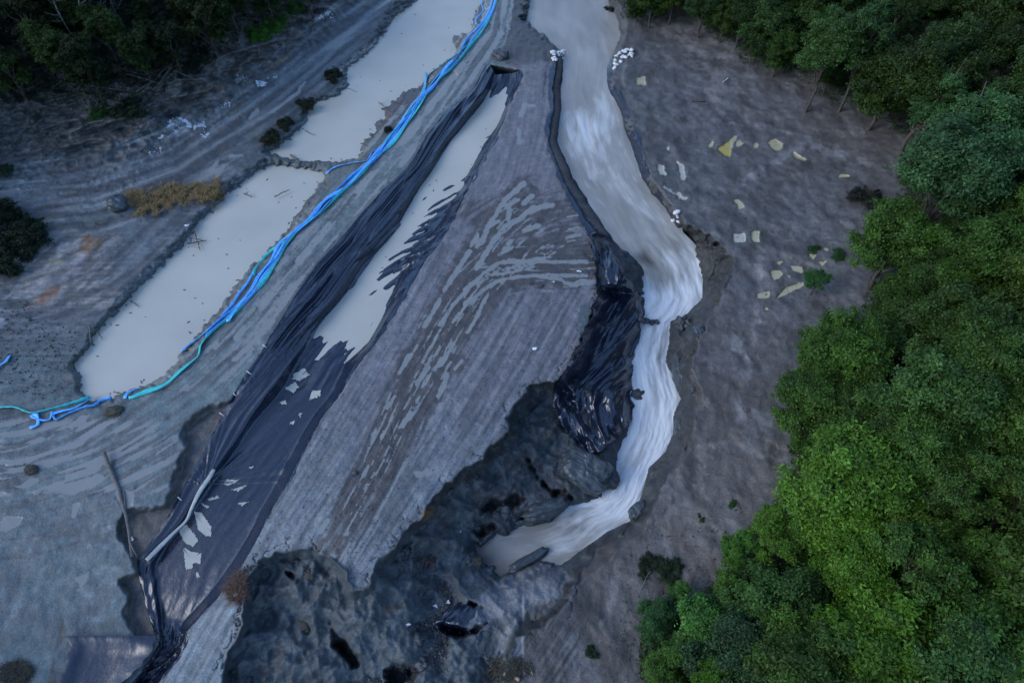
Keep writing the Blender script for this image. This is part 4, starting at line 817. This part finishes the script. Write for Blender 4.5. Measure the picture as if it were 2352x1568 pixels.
rock(815, 1085, (.2, .16, .14), 'small dark stone on the lower half of the mud tongue', 'stone', 614, 0, .3, .1)
rock(1238, 656, (.4, .2, .12), 'small dark lump on the mud tongue near the stick', 'stone', 615, 0, .1, .1)
for k_, (u_, v_, s_) in enumerate([(1484,737,.28),(1498,740,.22),(1509,739,.18),(1470,733,.3)]): rock(u_, v_, (s_ * 1.5, s_, s_), 'black wet stone breaking the water at the foot of the falls', 'stone', 640 + k_, k_, .2, .95, grp='stones across the foot of the falls')
for k_ in range(70):
    u_, v_ = rnd.choice([(rnd.uniform(900, 1270), rnd.uniform(1050, 1300)), (rnd.uniform(620, 1000), rnd.uniform(1290, 1560)), (rnd.uniform(1560, 1660), rnd.uniform(740, 900))])
    if samp(Cliff, u_, v_) > .8 and samp(sdC, u_, v_) < -8:
        s_ = rnd.uniform(.18, .55); rock(u_, v_, (s_, s_ * rnd.uniform(.6, 1), s_ * .7), 'dark clod of fallen earth lying on the collapsed slope', rnd.choice(['stone', 'clay', 'moss']), 660 + k_, rnd.uniform(0, 3), .35, .05, 'clod', 'clod', .4, grp='fallen clods on the collapsed slope')
# pale rubble
def rubble(pts, n, label, s=(.07, .22), mat='pstone', grp=None, name='rubble'):
    V = []; Fc = []; r = random.Random(n)
    w_ = polysd(pts, 20)
    p = np.array(pts); a, b = p.min(0), p.max(0); k = 0
    while k < n:
        u, v = r.uniform(a[0], b[0]), r.uniform(a[1], b[1])
        if samp(w_, u, v) < 0: continue
        o = P3(u, v, .03); sc = r.uniform(*s); base = len(V)
        for q in range(6):
            d = [(1,0,0),(-1,0,0),(0,1,0),(0,-1,0),(0,0,1),(0,0,-1)][q]; V.append(o + Vector(d) * sc * r.uniform(.5, 1.2) + Vector((r.gauss(0, .03), r.gauss(0, .03), 0)))
        for f in ((0,2,4),(2,1,4),(1,3,4),(3,0,4),(2,0,5),(1,2,5),(3,1,5),(0,3,5)): Fc.append([base + i for i in f])
        k += 1
    return tagp(mesh_np(name, V, Fc, M[mat], smooth=False), label, 'rubble', kind='stuff')
rubble(R(1, [(1080,780),(1150,755),(1210,775),(1240,820),(1200,860),(1130,880),(1020,900),(1070,850)]), 420, 'pale rubble spilled on the left slope')
rubble(R(1, [(1250,820),(1320,780),(1330,870),(1400,820),(1320,890),(1260,850)]), 90, 'pale rubble beside the larger spill')
rubble(R(1, [(1520,480),(1600,510),(1650,520),(1760,540),(1700,490),(1840,420),(1850,440),(1740,550),(1640,560),(1540,510)]), 160, 'pale rubble above the service road')
rubble(R(1, [(2040,120),(2110,70),(2180,90),(2160,140),(2080,130)]), 110, 'pale rubble at the top of the service road')
rubble(R(1, [(910,960),(1060,930),(1050,1000),(960,1000)]), 40, 'pale stones by the service road')
rubble(R(1, [(1380,680),(1500,660),(1480,700),(1400,710)]), 60, 'pale stones on the grey slope')
rubble([(600,300),(1400,560),(1360,800),(1140,960),(840,1340),(560,1300)], 2500, 'small clods scattered on the mud tongue', (.02, .055), 'clay')
rubble([(1560,100),(2050,300),(1950,640),(1780,1100),(1500,1200),(1660,700)], 3500, 'small clods scattered on the right bank', (.02, .08), 'stone')
rubble([(1150,1568),(760,1568),(840,1360),(1100,1100),(1160,1000),(1280,900),(1300,1100),(1050,1350)], 9000, 'small clods scattered on the eroded slope', (.03, .12), 'stone')
rubble([(560,1300),(720,1270),(840,1360),(960,1568),(520,1568)], 5000, 'small clods scattered in the gully at the bottom', (.03, .12), 'stone')
rubble([(0,650),(200,780),(160,930),(0,900)], 350, 'small clods scattered left of the lower pool', (.03, .12), 'stone')
rubble(R(1, [(0,1100),(700,1000),(1500,700),(2000,300),(2311,0),(1900,0),(1300,650),(900,950),(0,1000)]), 700, 'small stones scattered on the left slope', (.03, .12), 'stone')
# white scraps
for k, (u, v, l) in enumerate([(928,1388,'white torn plastic scrap on the dark eroded slope'),(1001,1391,'white scrap right of the other one on the dark slope'),(935,1433,'long white scrap lower on the dark slope'),(1096,1450,'white scrap below the dark hollow'),(1030,1382,'small white scrap at the rim of the dark hollow'),(1227,801,'white scrap on the mud tongue above the bite'),
    (1330,623,'white paper scrap near the torn sheet'),(1271,647,'white scrap beside the thin stick'),(1057,1218,'tiny white scrap halfway down the eroded slope'),(1191,1455,'pale plastic scrap on the bank at the bottom'),(430,518,'white scrap on the left bank of the lower pool'),(540,1365,'white scrap in the root tuft'),(302,1237,'white stone beside the fallen trunk')]):
    r = random.Random(k); pts = []
    o_ = P3(u, v, .14); m_ = 8; Vv = [o_ + Vector((0, 0, .04))] + [o_ + Vector((math.cos(t * 2 * math.pi / m_) * r.uniform(.07, .3), math.sin(t * 2 * math.pi / m_) * r.uniform(.06, .2), r.uniform(-.06, .08))) for t in range(m_)]
    tagp(mesh_np('plastic_scrap', Vv, [(0, 1 + t, 1 + (t + 1) % m_) for t in range(m_)], M['debris'], smooth=False), l, 'scrap', 'white scraps on the mud')

# ------------------------------------------------------------------ straw heap, root tuft
def tuft(name, ctr, ext, n, L, mat, label, cat, seed, w=.012, poly=None, hgt=.5, kind=None):
    r = random.Random(seed); V = []; Fc = []; pm = polysd(poly, 20) if poly else None
    for i in range(n):
        for _ in range(30):
            u = ctr[0] + r.uniform(-1, 1) * ext[0]; v = ctr[1] + r.uniform(-1, 1) * ext[1]
            if pm is None and ((u - ctr[0]) / ext[0]) ** 2 + ((v - ctr[1]) / ext[1]) ** 2 < 1: break
            if pm is not None and samp(pm, u, v) + 60 * (float(samp(n2, u, v)) - .5) > r.uniform(-3, 6): break
        o = P3(u, v, r.uniform(0, hgt) * (.15 + 1.3 * max(0, float(samp(n2, u, v)) - .3))); d = Vector((r.gauss(0, 1), r.gauss(0, 1), r.gauss(0, .45))).normalized() * L * r.uniform(.5, 1.3); s_ = d.cross(Vector((0, 0, 1))).normalized() * w
        b = len(V); m_ = o + d * .5 + Vector((0, 0, .06)); V += [o - s_, o + s_, m_ + s_, m_ - s_, o + d + s_ * .4, o + d - s_ * .4]; Fc += [(b, b + 1, b + 2, b + 3), (b + 3, b + 2, b + 4, b + 5)]
    return tagp(mesh_np(name, V, Fc, M[mat], smooth=False), label, cat, kind=kind)
STRAW = R(1, [(820,1230),(900,1210),(1000,1240),(1080,1190),(1180,1200),(1300,1190),(1400,1160),(1440,1200),(1440,1310),(1380,1310),(1250,1290),(1100,1330),(980,1380),(880,1370),(830,1310)])
tuft('straw_heap', (400,452), (115,45), 7500, .36, 'straw', 'heap of yellow brown straw spread along the left bank', 'straw', 1, .022, STRAW, .75)
tuft('root_tuft', (545,1345), (26,38), 1500, .5, 'roots', 'reddish brown tuft of torn roots at the corner of the mud tongue', 'roots', 2, .012, None, .4)
tuft('root_tuft', (1170,1535), (50,28), 1600, .35, 'moss', 'dark mossy tuft on the mound at the bottom edge', 'moss', 3, .015, None, .35)
tuft('root_tuft', (35,1545), (40,26), 1400, .35, 'moss', 'dark mossy tuft in the bottom left corner', 'moss', 4, .015, None, .3)

def specks(name, poly, z, n, label, seed):
    r = random.Random(seed); w_ = polysd(poly, 30); p = np.array(poly); a, b = p.min(0), p.max(0); V = []; Fc = []; k = 0
    while k < n:
        u, v = r.uniform(a[0], b[0]), r.uniform(a[1], b[1]); s = samp(w_, u, v)
        if s < 3 or r.random() > math.exp(-s / 22) + .10: continue
        x, y = at(u, v, z); L = r.uniform(.03, .16); a_ = r.uniform(0, 3.14); wd = r.uniform(.015, .06); c_, s_ = math.cos(a_), math.sin(a_); q = len(V)
        for e, f in ((-1, -1), (1, -1), (1, 1), (-1, 1)):
            for h in (-.02, .03): V.append((float(x) + e * L * c_ - f * wd * s_, float(y) + e * L * s_ + f * wd * c_, z + h))
        Fc += [(q, q + 2, q + 4, q + 6), (q + 1, q + 3, q + 5, q + 7), (q, q + 1, q + 3, q + 2), (q + 4, q + 5, q + 7, q + 6), (q + 2, q + 3, q + 5, q + 4), (q, q + 1, q + 7, q + 6)]; k += 1
    return tagp(mesh_np(name, V, Fc, M['bark'], smooth=False), label, 'debris', kind='stuff')
specks('floating_debris', POOL1, P1Z, 30, 'dark twigs and scum drifting on the upper pool', 1)
specks('floating_debris', POOL2, P2Z, 40, 'dark twigs and scum drifting on the lower pool', 2)
specks('floating_debris', [(1120,240),(1170,240),(1100,370),(1020,500),(940,600),(860,760),(800,820),(720,820),(900,560),(1040,330)], -1.07, 12, 'dark twigs drifting in the ditch water', 3)
for i_, (u_, v_, a_, L_) in enumerate([(430,545,.3,40),(225,760,1.2,30),(790,200,.5,35),(870,235,.9,40),(905,235,.4,30),(300,690,.8,30),(260,900,.2,22),(700,300,.6,30)]):
    log(u_, v_, u_ + L_ * math.cos(a_), v_ + L_ * .7 * math.sin(a_), .035, .015, 'dark twiggy branch in the pool shallows, %s' % ['by the leaning branch of the lower pool', 'near the standing log', 'beside the jutting olive bush', 'left of the upper island', 'touching the upper island', 'halfway down the lower pool', 'at the lower tip of the lower pool', 'by the olive bush above the spit'][i_], 'bark', .5, .6, twigs=7, name='dead_branch', seed=60 + i_)

# ------------------------------------------------------------------ foliage
def leaves(centres, dirs, size, r, shade):
    n = len(centres); nrm = dirs + r.normal(0, .55, (n, 3)); nrm /= np.linalg.norm(nrm, axis=1, keepdims=True)
    t = np.cross(nrm, r.normal(0, 1, (n, 3))); t /= np.linalg.norm(t, axis=1, keepdims=True); b = np.cross(nrm, t)
    s = size * r.uniform(.6, 1.3, (n, 1)); V = np.stack([centres - t * s, centres + b * s * .5, centres + t * s, centres - b * s * .5], 1)
    V[:, 2] -= np.array([0, 0, 1]) * s * .25
    return V.reshape(-1, 3), np.arange(n * 4).reshape(n, 4), np.repeat(shade, 4)
def crown_mesh(seed, style):
    r = np.random.default_rng(seed); cs = []; ds = []; sh = []; lob = []
    nl = {'round': 26, 'tall': 28, 'weep': 16, 'loose': 20, 'shrub': 11}[style]
    for i in range(nl):
        a = r.uniform(0, 2 * math.pi); h = r.uniform(-.55, .95)
        if style == 'tall': rad = .62 * math.sqrt(max(.05, 1 - ((h + .1) / 1.15) ** 2)); h *= 1.35
        elif style == 'weep': rad = .5 * math.sqrt(max(.05, 1 - h * h)); h *= .8
        elif style == 'shrub': rad = .75; h = abs(h) * .45
        else: rad = .78 * math.sqrt(max(.05, 1 - (h * .9) ** 2))
        rad *= r.uniform(.45, 1.08); c = np.array([math.cos(a) * rad, math.sin(a) * rad, h]); R_ = r.uniform(.20, .38) * (.85 if style in ('loose', 'tall') else 1)
        lob.append((c, R_)); m = int(1200 * (R_ / .3) ** 2)
        # sprays: sub-clumps on the lobe so that the outline is ragged
        ns = 16; sd_ = r.normal(0, 1, (ns, 3)); sd_[:, 2] = np.abs(sd_[:, 2]) * .9 - .25; sd_ /= np.linalg.norm(sd_, axis=1, keepdims=True)
        lsh = r.uniform(.8, 1.2)
        for q in range(ns):
            k = m // ns; ctr = c + sd_[q] * R_ * r.uniform(.7, 1.5); v = r.normal(0, 1, (k, 3)) * R_ * np.array([.24, .24, .14])
            if style == 'weep': v[:, 2] = -np.abs(v[:, 2]) * 3.2
            cs.append(ctr + v); ds.append(np.tile(sd_[q] * .6 + np.array([0, 0, .75]), (k, 1))); sh.append(r.uniform(.6, 1.4, k) * lsh * r.uniform(.7, 1.3))
        k = m // 3; d = r.normal(0, 1, (k, 3)); d /= np.linalg.norm(d, axis=1, keepdims=True); cs.append(c + d * R_ * r.uniform(.5, 1, (k, 1))); ds.append(d); sh.append(r.uniform(.7, 1.1, k) * lsh)
    cs = np.concatenate(cs); ds = np.concatenate(ds); sh = np.concatenate(sh)
    V, Fc, s = leaves(cs, ds, .038 if style != 'weep' else .045, r, sh)
    return V, Fc, s, lob
def make_crown(name, seed, style):
    V, Fc, s, lob = crown_mesh(seed, style); o = mesh_np(name, V, Fc, M['leaf'], smooth=False); attr(o, 'leafcol', s); return o, lob
def make_trunk(lob, seed, hh):
    # unit: crown radius 1, crown centre at height hh
    r = random.Random(seed); V = []; Fc = []
    def add(p, rad, seg=7):
        b = len(V); n = len(p)
        for i, q in enumerate(p):
            t = (p[min(i + 1, n - 1)] - p[max(i - 1, 0)]).normalized(); s_ = t.cross(Vector((.3, 1, .1))).normalized(); u_ = s_.cross(t)
            for k in range(seg): V.append(q + (s_ * math.cos(2 * math.pi * k / seg) + u_ * math.sin(2 * math.pi * k / seg)) * rad(i / (n - 1)))
        Fc.extend([(b + i * seg + k, b + i * seg + (k + 1) % seg, b + (i + 1) * seg + (k + 1) % seg, b + (i + 1) * seg + k) for i in range(n - 1) for k in range(seg)])
    main = [Vector((r.gauss(0, .03), r.gauss(0, .03), -.3 + (hh + .7) * i / 7)) for i in range(8)]
    add(main, lambda t: .075 * (1 - .8 * t))
    for c, R_ in lob[:14]:
        top = Vector((c[0], c[1], c[2] + hh)); z0 = min(hh * .95, max(hh * .35, top.z - .9)); st = Vector((0, 0, z0)); md = st.lerp(top, .5) + Vector((0, 0, .08)); add([st, md, top], lambda t: .028 * (1 - .7 * t), 5)
    return mesh_np('trunk', V, Fc, M['bark'])
styles = [('round', 1), ('tall', 2), ('loose', 3), ('round', 4), ('tall', 5), ('round', 6), ('weep', 7)]
protos = {}
def tree_obj(kind, loc, rad, height, rz, colour, label, cat='tree', group=None, name='broadleaf_tree'):
    hh = max(1.2, height / rad - .9)
    e = empty(name, loc, label, cat, group); e.rotation_euler = (0, 0, rz); e.scale = (rad * rnd.uniform(.85, 1.15), rad * rnd.uniform(.85, 1.15), rad * rnd.uniform(.9, 1.12))
    if kind not in protos:
        st, sd2 = styles[kind]; c_, lob = make_crown('crown', 700 + sd2, st); t_ = make_trunk(lob, sd2, 1.9); protos[kind] = (c_, t_)
        c = c_; t = t_
    else:
        c = protos[kind][0].copy(); t = protos[kind][1].copy(); COL.objects.link(c); COL.objects.link(t)
    c.parent = e; t.parent = e; c.location = (0, 0, hh); t.scale = (1, 1, hh / 1.9); c.color = (*colour, 1); 
    return e
taken = []
def place_tree(kind, u, v, rad, height, colour, label, group, lift=None, name='broadleaf_tree'):
    """crown centre seen at pixel u, v"""
    z = 0.
    cz = height - .9 * rad
    for _ in range(14):
        x, y = at(u, v, z + cz); z = .5 * z + .5 * ground_xy(float(x), float(y))
    x, y = at(u, v, z + cz)
    taken.append((float(x), float(y), rad))
    return tree_obj(kind, (float(x), float(y), z - .1), rad, height, rnd.uniform(0, 6.28), colour, label, 'tree', group, name)
G1 = (.050, .115, .014); G2 = (.044, .098, .014); G3 = (.076, .165, .016); G4 = (.042, .096, .020); G5 = (.038, .078, .012); G6 = (.058, .108, .012)
GR = 'trees of the wood on the right'
hand = [(3,1945,1120,3.4,9,G3,'bright yellow green broad tree in the right wood level with the bend of the stream'), (6,1620,1425,2.3,5.5,(.062,.165,.030),'feathery pale green weeping tree at the lower left corner of the right wood'), (1,1690,1262,1.25,4.2,(.060,.155,.020),'slim light green sapling leaning out over the mud at the lower wood edge'),
 (2,1785,1235,1.9,5.5,G3,'bright small tree between the slim sapling and the broad bright tree'), (0,1945,1285,2.4,7,(.065,.15,.012),'round fresh green tree just below the broad bright tree'), (5,1935,815,3.0,8.5,G1,'full green tree bulging out to the mud below the pale yellow puddles'), (4,2165,215,2.0,11,(.044,.108,.030),'slender bluish green tree rising alone at the top of the right wood'),
 (1,2215,320,3.4,13,(.044,.108,.030),'tall pointed bluish green tree above the clearing corner'), (3,2170,450,3.6,11,(.038,.095,.032),'spreading green tree at the right end of the bare slope'), (0,2060,560,2.8,8,G2,'dark green tree at the bare slope beside the leafless bush'), (2,1880,640,1.0,3,(.04,.12,.03),'small bright sapling at the mud edge by the yellow puddles'),
 (5,1880,910,2.4,7.5,G2,'dull green tree at the mud edge level with the midstream clod'), (0,1700,1500,2.6,7,(.03,.07,.026),'dark low tree at the bottom behind the weeping tree'), (3,1990,1500,3.2,9,(.072,.16,.012),'bright tree at the bottom edge of the right wood'), (1,1640,1560,1.5,6,(.058,.14,.012),'narrow pointed tree top poking up at the bottom edge'),
 (0,1510,1420,1.3,3,(.035,.095,.028),'low bush like tree at the left tip of the right wood'), (1,1560,1360,.9,2.4,(.06,.15,.03),'little yellow green bush tree above the weeping tree'), (4,2000,90,2.9,11,(.036,.085,.022),'dark bluish tree at the top edge of the right wood'), (3,1900,130,2.6,9,G4,'dark green rounded tree overhanging the top of the bare slope')]
for h_ in hand: place_tree(h_[0], h_[1], h_[2], h_[3], h_[4], h_[5], h_[6], GR)
bands = [(-400, 60, 'at the top edge'), (60, 260, 'level with the sandbags'), (260, 460, 'level with the upper rapids'), (460, 700, 'level with the falls'), (700, 930, 'level with the torn sheet'), (930, 1160, 'level with the tilted slab'), (1160, 1380, 'level with the end of the stream'), (1380, 2000, 'at the bottom edge')]
cnt = [{} for _ in bands]; cands = []
sdFRc = polysd(FOR_R, 900)
for i in range(5200):
    u, v = rnd.uniform(1420, 2620), rnd.uniform(-330, 1880)
    if samp(sdFRc, u, v) > 30: cands.append((u, v))
new = []
for u, v in cands:
    dd = samp(sdFRc, u, v); rad = rnd.uniform(2.0, 3.6) if dd > 90 else rnd.uniform(1.3, 2.3); hgt = rad * rnd.uniform(2.1, 2.9) + (2 if dd > 150 else 0)
    z = 1.; cz = hgt - .9 * rad
    for _ in range(8): x, y = at(u, v, z + cz); z = .5 * z + .5 * ground_xy(float(x), float(y))
    x, y = at(u, v, z + cz); x, y = float(x), float(y)
    if y > 135 or abs(x) > 95 or y < -12: continue
    if any((x - a) ** 2 + (y - b) ** 2 < ((r_ + rad) * .52) ** 2 for a, b, r_ in taken): continue
    taken.append((x, y, rad)); new.append((u, v, rad, hgt, x, y, z))
ORD = ['first', 'second', 'third', 'fourth', 'fifth', 'sixth', 'seventh', 'eighth', 'ninth', 'tenth', 'eleventh', 'twelfth', 'thirteenth', 'fourteenth', 'fifteenth', 'sixteenth', 'seventeenth', 'eighteenth', 'nineteenth', 'twentieth']
new = [n_ for n_ in new if n_[0] < 2520 and n_[1] < 1800 and n_[1] > -280][:275]
for bi, (b0, b1, bt) in enumerate(bands):
    row = sorted([n_ for n_ in new if b0 <= n_[1] < b1], key=lambda n_: n_[0])
    vis = [n_ for n_ in row if -60 < n_[0] < 2400]
    for j, (u, v, rad, hgt, x, y, z) in enumerate(row):
        br = sstep(100, 1500, v); base = np.array(rnd.choice([G1, G2, G4, G6, G2, G5])) * (.60 + .62 * br) * rnd.uniform(.85, 1.15)  # light falloff painted in: crown colours brighten toward the bottom of the view
        shade = 'dark' if base[1] < .08 else ('mid' if base[1] < .12 else 'fresh')
        o_ = ORD[j] if j < 20 else ('twenty-' + ORD[j - 20] if j < 40 else 'last')
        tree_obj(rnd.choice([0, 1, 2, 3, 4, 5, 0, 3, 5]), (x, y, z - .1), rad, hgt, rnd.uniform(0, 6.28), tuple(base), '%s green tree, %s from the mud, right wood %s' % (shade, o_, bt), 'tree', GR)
# upper left wood
GL = 'trees of the wood at the upper left'
ll = [(60,60),(150,20),(240,70),(330,40),(420,20),(520,-10),(610,-5),(690,-40),(120,120),(210,150),(20,170),(300,120),(390,95),(480,60),(-60,90),(-40,10),(70,-50),(190,-50),(300,-50),(430,-60),(560,-70),(-120,150),(0,-120),(150,-130),(320,-130),(500,-140),(660,-130)]
for j, (u, v) in enumerate(ll):
    row = 'front row' if v > 80 else ('middle row' if v > -20 else 'back row')
    base = np.array(rnd.choice([G5, G2, G5, G5])) * rnd.uniform(.25, .62); k = sum(1 for a, b in ll if ((b > 80) == (v > 80)) and ((b > -20) == (v > -20)) and a < u)
    rad = rnd.uniform(1.8, 2.7); place_tree(rnd.choice([2, 4, 1, 2]), u + rnd.gauss(0, 8), v, rad, rad * 2.3 + 1, tuple(base), 'dark slender tree in the %s of the upper left wood, %s from the left' % (row, ORD[k]), GL, name='broadleaf_tree')
# bare leaning poles in the upper left wood
for j, (u0, v0, u1, v1) in enumerate([(120,-10,178,120),(180,-15,205,110),(206,-10,222,85),(328,-10,350,55),(255,0,272,50),(232,0,238,60)]):
    z1 = gh(u1, v1) + .2; x, y = at(u1, v1, z1); h_ = 0
    best = None
    for hz in np.linspace(2, 25, 60):
        uu, vv = proj(float(x) , float(y) + .0, z1 + hz)
        if best is None or abs(vv - v0) < best[0]: best = (abs(vv - v0), hz)
    hz = best[1]; tx, ty = at(u0, v0, z1 + hz); top = Vector((float(tx), float(ty), z1 + hz)); bot = Vector((float(x), float(y), z1 - .3))
    e = empty('bare_tree', bot, 'thin bare grey stem in the upper left wood, %s from the left' % ORD[j], 'tree', 'bare stems of the upper left wood')
    tube('trunk', [bot.lerp(top, t / 6) + Vector((.15 * math.sin(t), 0, 0)) for t in range(7)], lambda t: .13 * (1 - .6 * t), M['deadwood'], 7, parent=e)
    r = random.Random(j)
    for k in range(6):
        p = bot.lerp(top, r.uniform(.45, .95)); d = Vector((r.gauss(0, 1), r.gauss(0, 1), .5)).normalized() * r.uniform(.8, 1.8)
        tube('branch', [p, p + d * .5, p + d + Vector((0, 0, .3))], lambda t: .035 * (1 - .7 * t), M['deadwood'], 5, parent=e)
# shrubs
sproto = None
def shrub(u, v, rad, colour, label, grp='low shrubs on the mud'):
    global sproto
    if sproto is None: sproto, _ = make_crown('shrub', 800, 'shrub'); o = sproto
    else: o = sproto.copy(); COL.objects.link(o)
    o.location = P3(u, v, -.05 * rad); o.scale = (rad, rad, rad); o.rotation_euler = (0, 0, rnd.uniform(0, 6)); o.color = (*colour, 1); return tagp(o, label, 'shrub', grp)
for a in [(590,85,2.0,(.06,.16,.02),'light green shrub on the slope by the upper left wood'),(640,60,1.7,(.05,.13,.02),'green shrub just below the pale path at the upper left'),(680,20,1.9,(.05,.13,.02),'green shrub near the top edge above the service road'),(225,262,1.5,(.035,.095,.02),'small green shrub on the dark left slope, left one'),(300,262,1.6,(.018,.035,.015),'dark shrub on the left slope right of the small green one'),
          (40,560,2.6,(.012,.024,.010),'large dark shrub at the left edge beside the rusty puddles'),(-10,520,2.4,(.012,.024,.010),'dark shrub cut by the left edge, the upper one'),(10,610,2.0,(.014,.028,.011),'dark shrub cut by the left edge, the lower one'),(625,320,1.2,(.030,.036,.018),'brown olive bush on the bank at the spit between pools'),(655,290,1.0,(.028,.036,.018),'olive bush on the bank above the spit'),(700,245,1.1,(.028,.036,.018),'olive bush on the bank beside the upper pool'),(765,180,1.2,(.024,.032,.016),'dark olive bush jutting into the upper pool'),
          (1690,1165,.5,(.04,.09,.02),'thin green plant on the lower right bank'),(1610,1190,.4,(.04,.08,.02),'small green plant near the lower bend of the stream'),(1925,590,.8,(.035,.10,.03),'bright green sapling shrub at the mud edge above the yellow puddles'),(1870,575,.6,(.035,.09,.03),'tiny green shrub left of the bright sapling shrub'),(1360,1500,.5,(.025,.05,.018),'small mossy plant on the track at the bottom'),(1490,1300,1.0,(.025,.04,.02),'dull green scrub on the bank above the weeping tree, left'),(1540,1320,1.1,(.025,.045,.02),'dull green scrub on the bank above the weeping tree, right'),
          (890,300,.5,(.03,.03,.02),'low brown plant clump on the island in the upper pool'),(465,135,1.3,(.015,.03,.012),'dark shrub at the brushwood heap'),(8,395,.9,(.03,.06,.03),'small pale green shrub at the left edge above the road')]: shrub(*a)
# leafless bush
def bush(u, v, rad, label, seed, n=120):
    r = random.Random(seed); o = P3(u, v, 0); e = empty('leafless_bush', o, label, 'bush'); V = []; Fc = []
    for i in range(n):
        d = Vector((r.gauss(0, 1), r.gauss(0, 1), abs(r.gauss(0, .8)) + .2)).normalized() * rad * r.uniform(.6, 1.1); p = [Vector((0, 0, 0)), d * .5 + Vector((r.gauss(0, .1), r.gauss(0, .1), .1)), d]
        s_ = d.cross(Vector((0, 0, 1))).normalized() * .018; b = len(V); V += [p[0] - s_, p[0] + s_, p[1] + s_ * .8, p[1] - s_ * .8, p[2] + s_ * .3, p[2] - s_ * .3]; Fc += [(b, b + 1, b + 2, b + 3), (b + 3, b + 2, b + 4, b + 5)]
    mesh_np('twigs', V, Fc, M['bark'], parent=e, smooth=False)
    s_, _ = (sproto.copy(), 0); COL.objects.link(s_); s_.name = 'foliage'; s_.parent = e; s_.location = (0, 0, .1); s_.scale = (rad * .8,) * 3; s_.color = (.022, .028, .022, 1)
    for k in ('label', 'category', 'group'):
        if k in s_: del s_[k]
bush(1985, 462, 1.9, 'dark nearly leafless bush on the mud at the edge of the right wood', 1, 260)
bush(430, 160, 1.7, 'heap of dark brushwood under the upper left wood', 2, 300)
bush(1400, 30, 1.2, 'dark twiggy bush overhanging the stream at the top', 3, 150)
# undergrowth
def under(name, mask_pts, n, size, colour, label, h=.8, lo=0):
    m = polysd(mask_pts, 60); r = np.random.default_rng(n); u = r.uniform(-60, 2420, n * 6); v = r.uniform(-80, 1640, n * 6); s = samp(m, u, v) + 40 * (samp(n1, u, v) - .5); k = np.where(s > lo)[0][:n]; u, v = u[k], v[k]
    z = samp(Z, u, v) + r.uniform(0, h, len(u)) * (.3 + samp(n2, u, v)); x, y = at(u, v, z); c = np.stack([x, y, z], 1)
    V, Fc, sh = leaves(c, np.tile([0, 0, 1.], (len(u), 1)), size, r, r.uniform(.6, 1.3, len(u))); o = mesh_np(name, V, Fc, M['leaf'], smooth=False); attr(o, 'leafcol', sh); o.color = (*colour, 1); tagp(o, label, kind='stuff', cat='undergrowth')
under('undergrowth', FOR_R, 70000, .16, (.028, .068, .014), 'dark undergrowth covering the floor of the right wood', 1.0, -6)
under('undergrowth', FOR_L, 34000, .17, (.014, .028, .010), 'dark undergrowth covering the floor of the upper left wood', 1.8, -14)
under('ground_plants', [(1460,1240),(1700,1180),(1760,1240),(1600,1400),(1480,1568),(1380,1568),(1420,1400)], 6000, .09, (.03, .045, .02), 'thin scrub growing over the lower right bank', .3)
under('ground_plants', R(1, [(560,680),(950,640),(900,800),(600,780)]), 2500, .12, (.02, .04, .015), 'thin scrub on the upper left slope', .4)
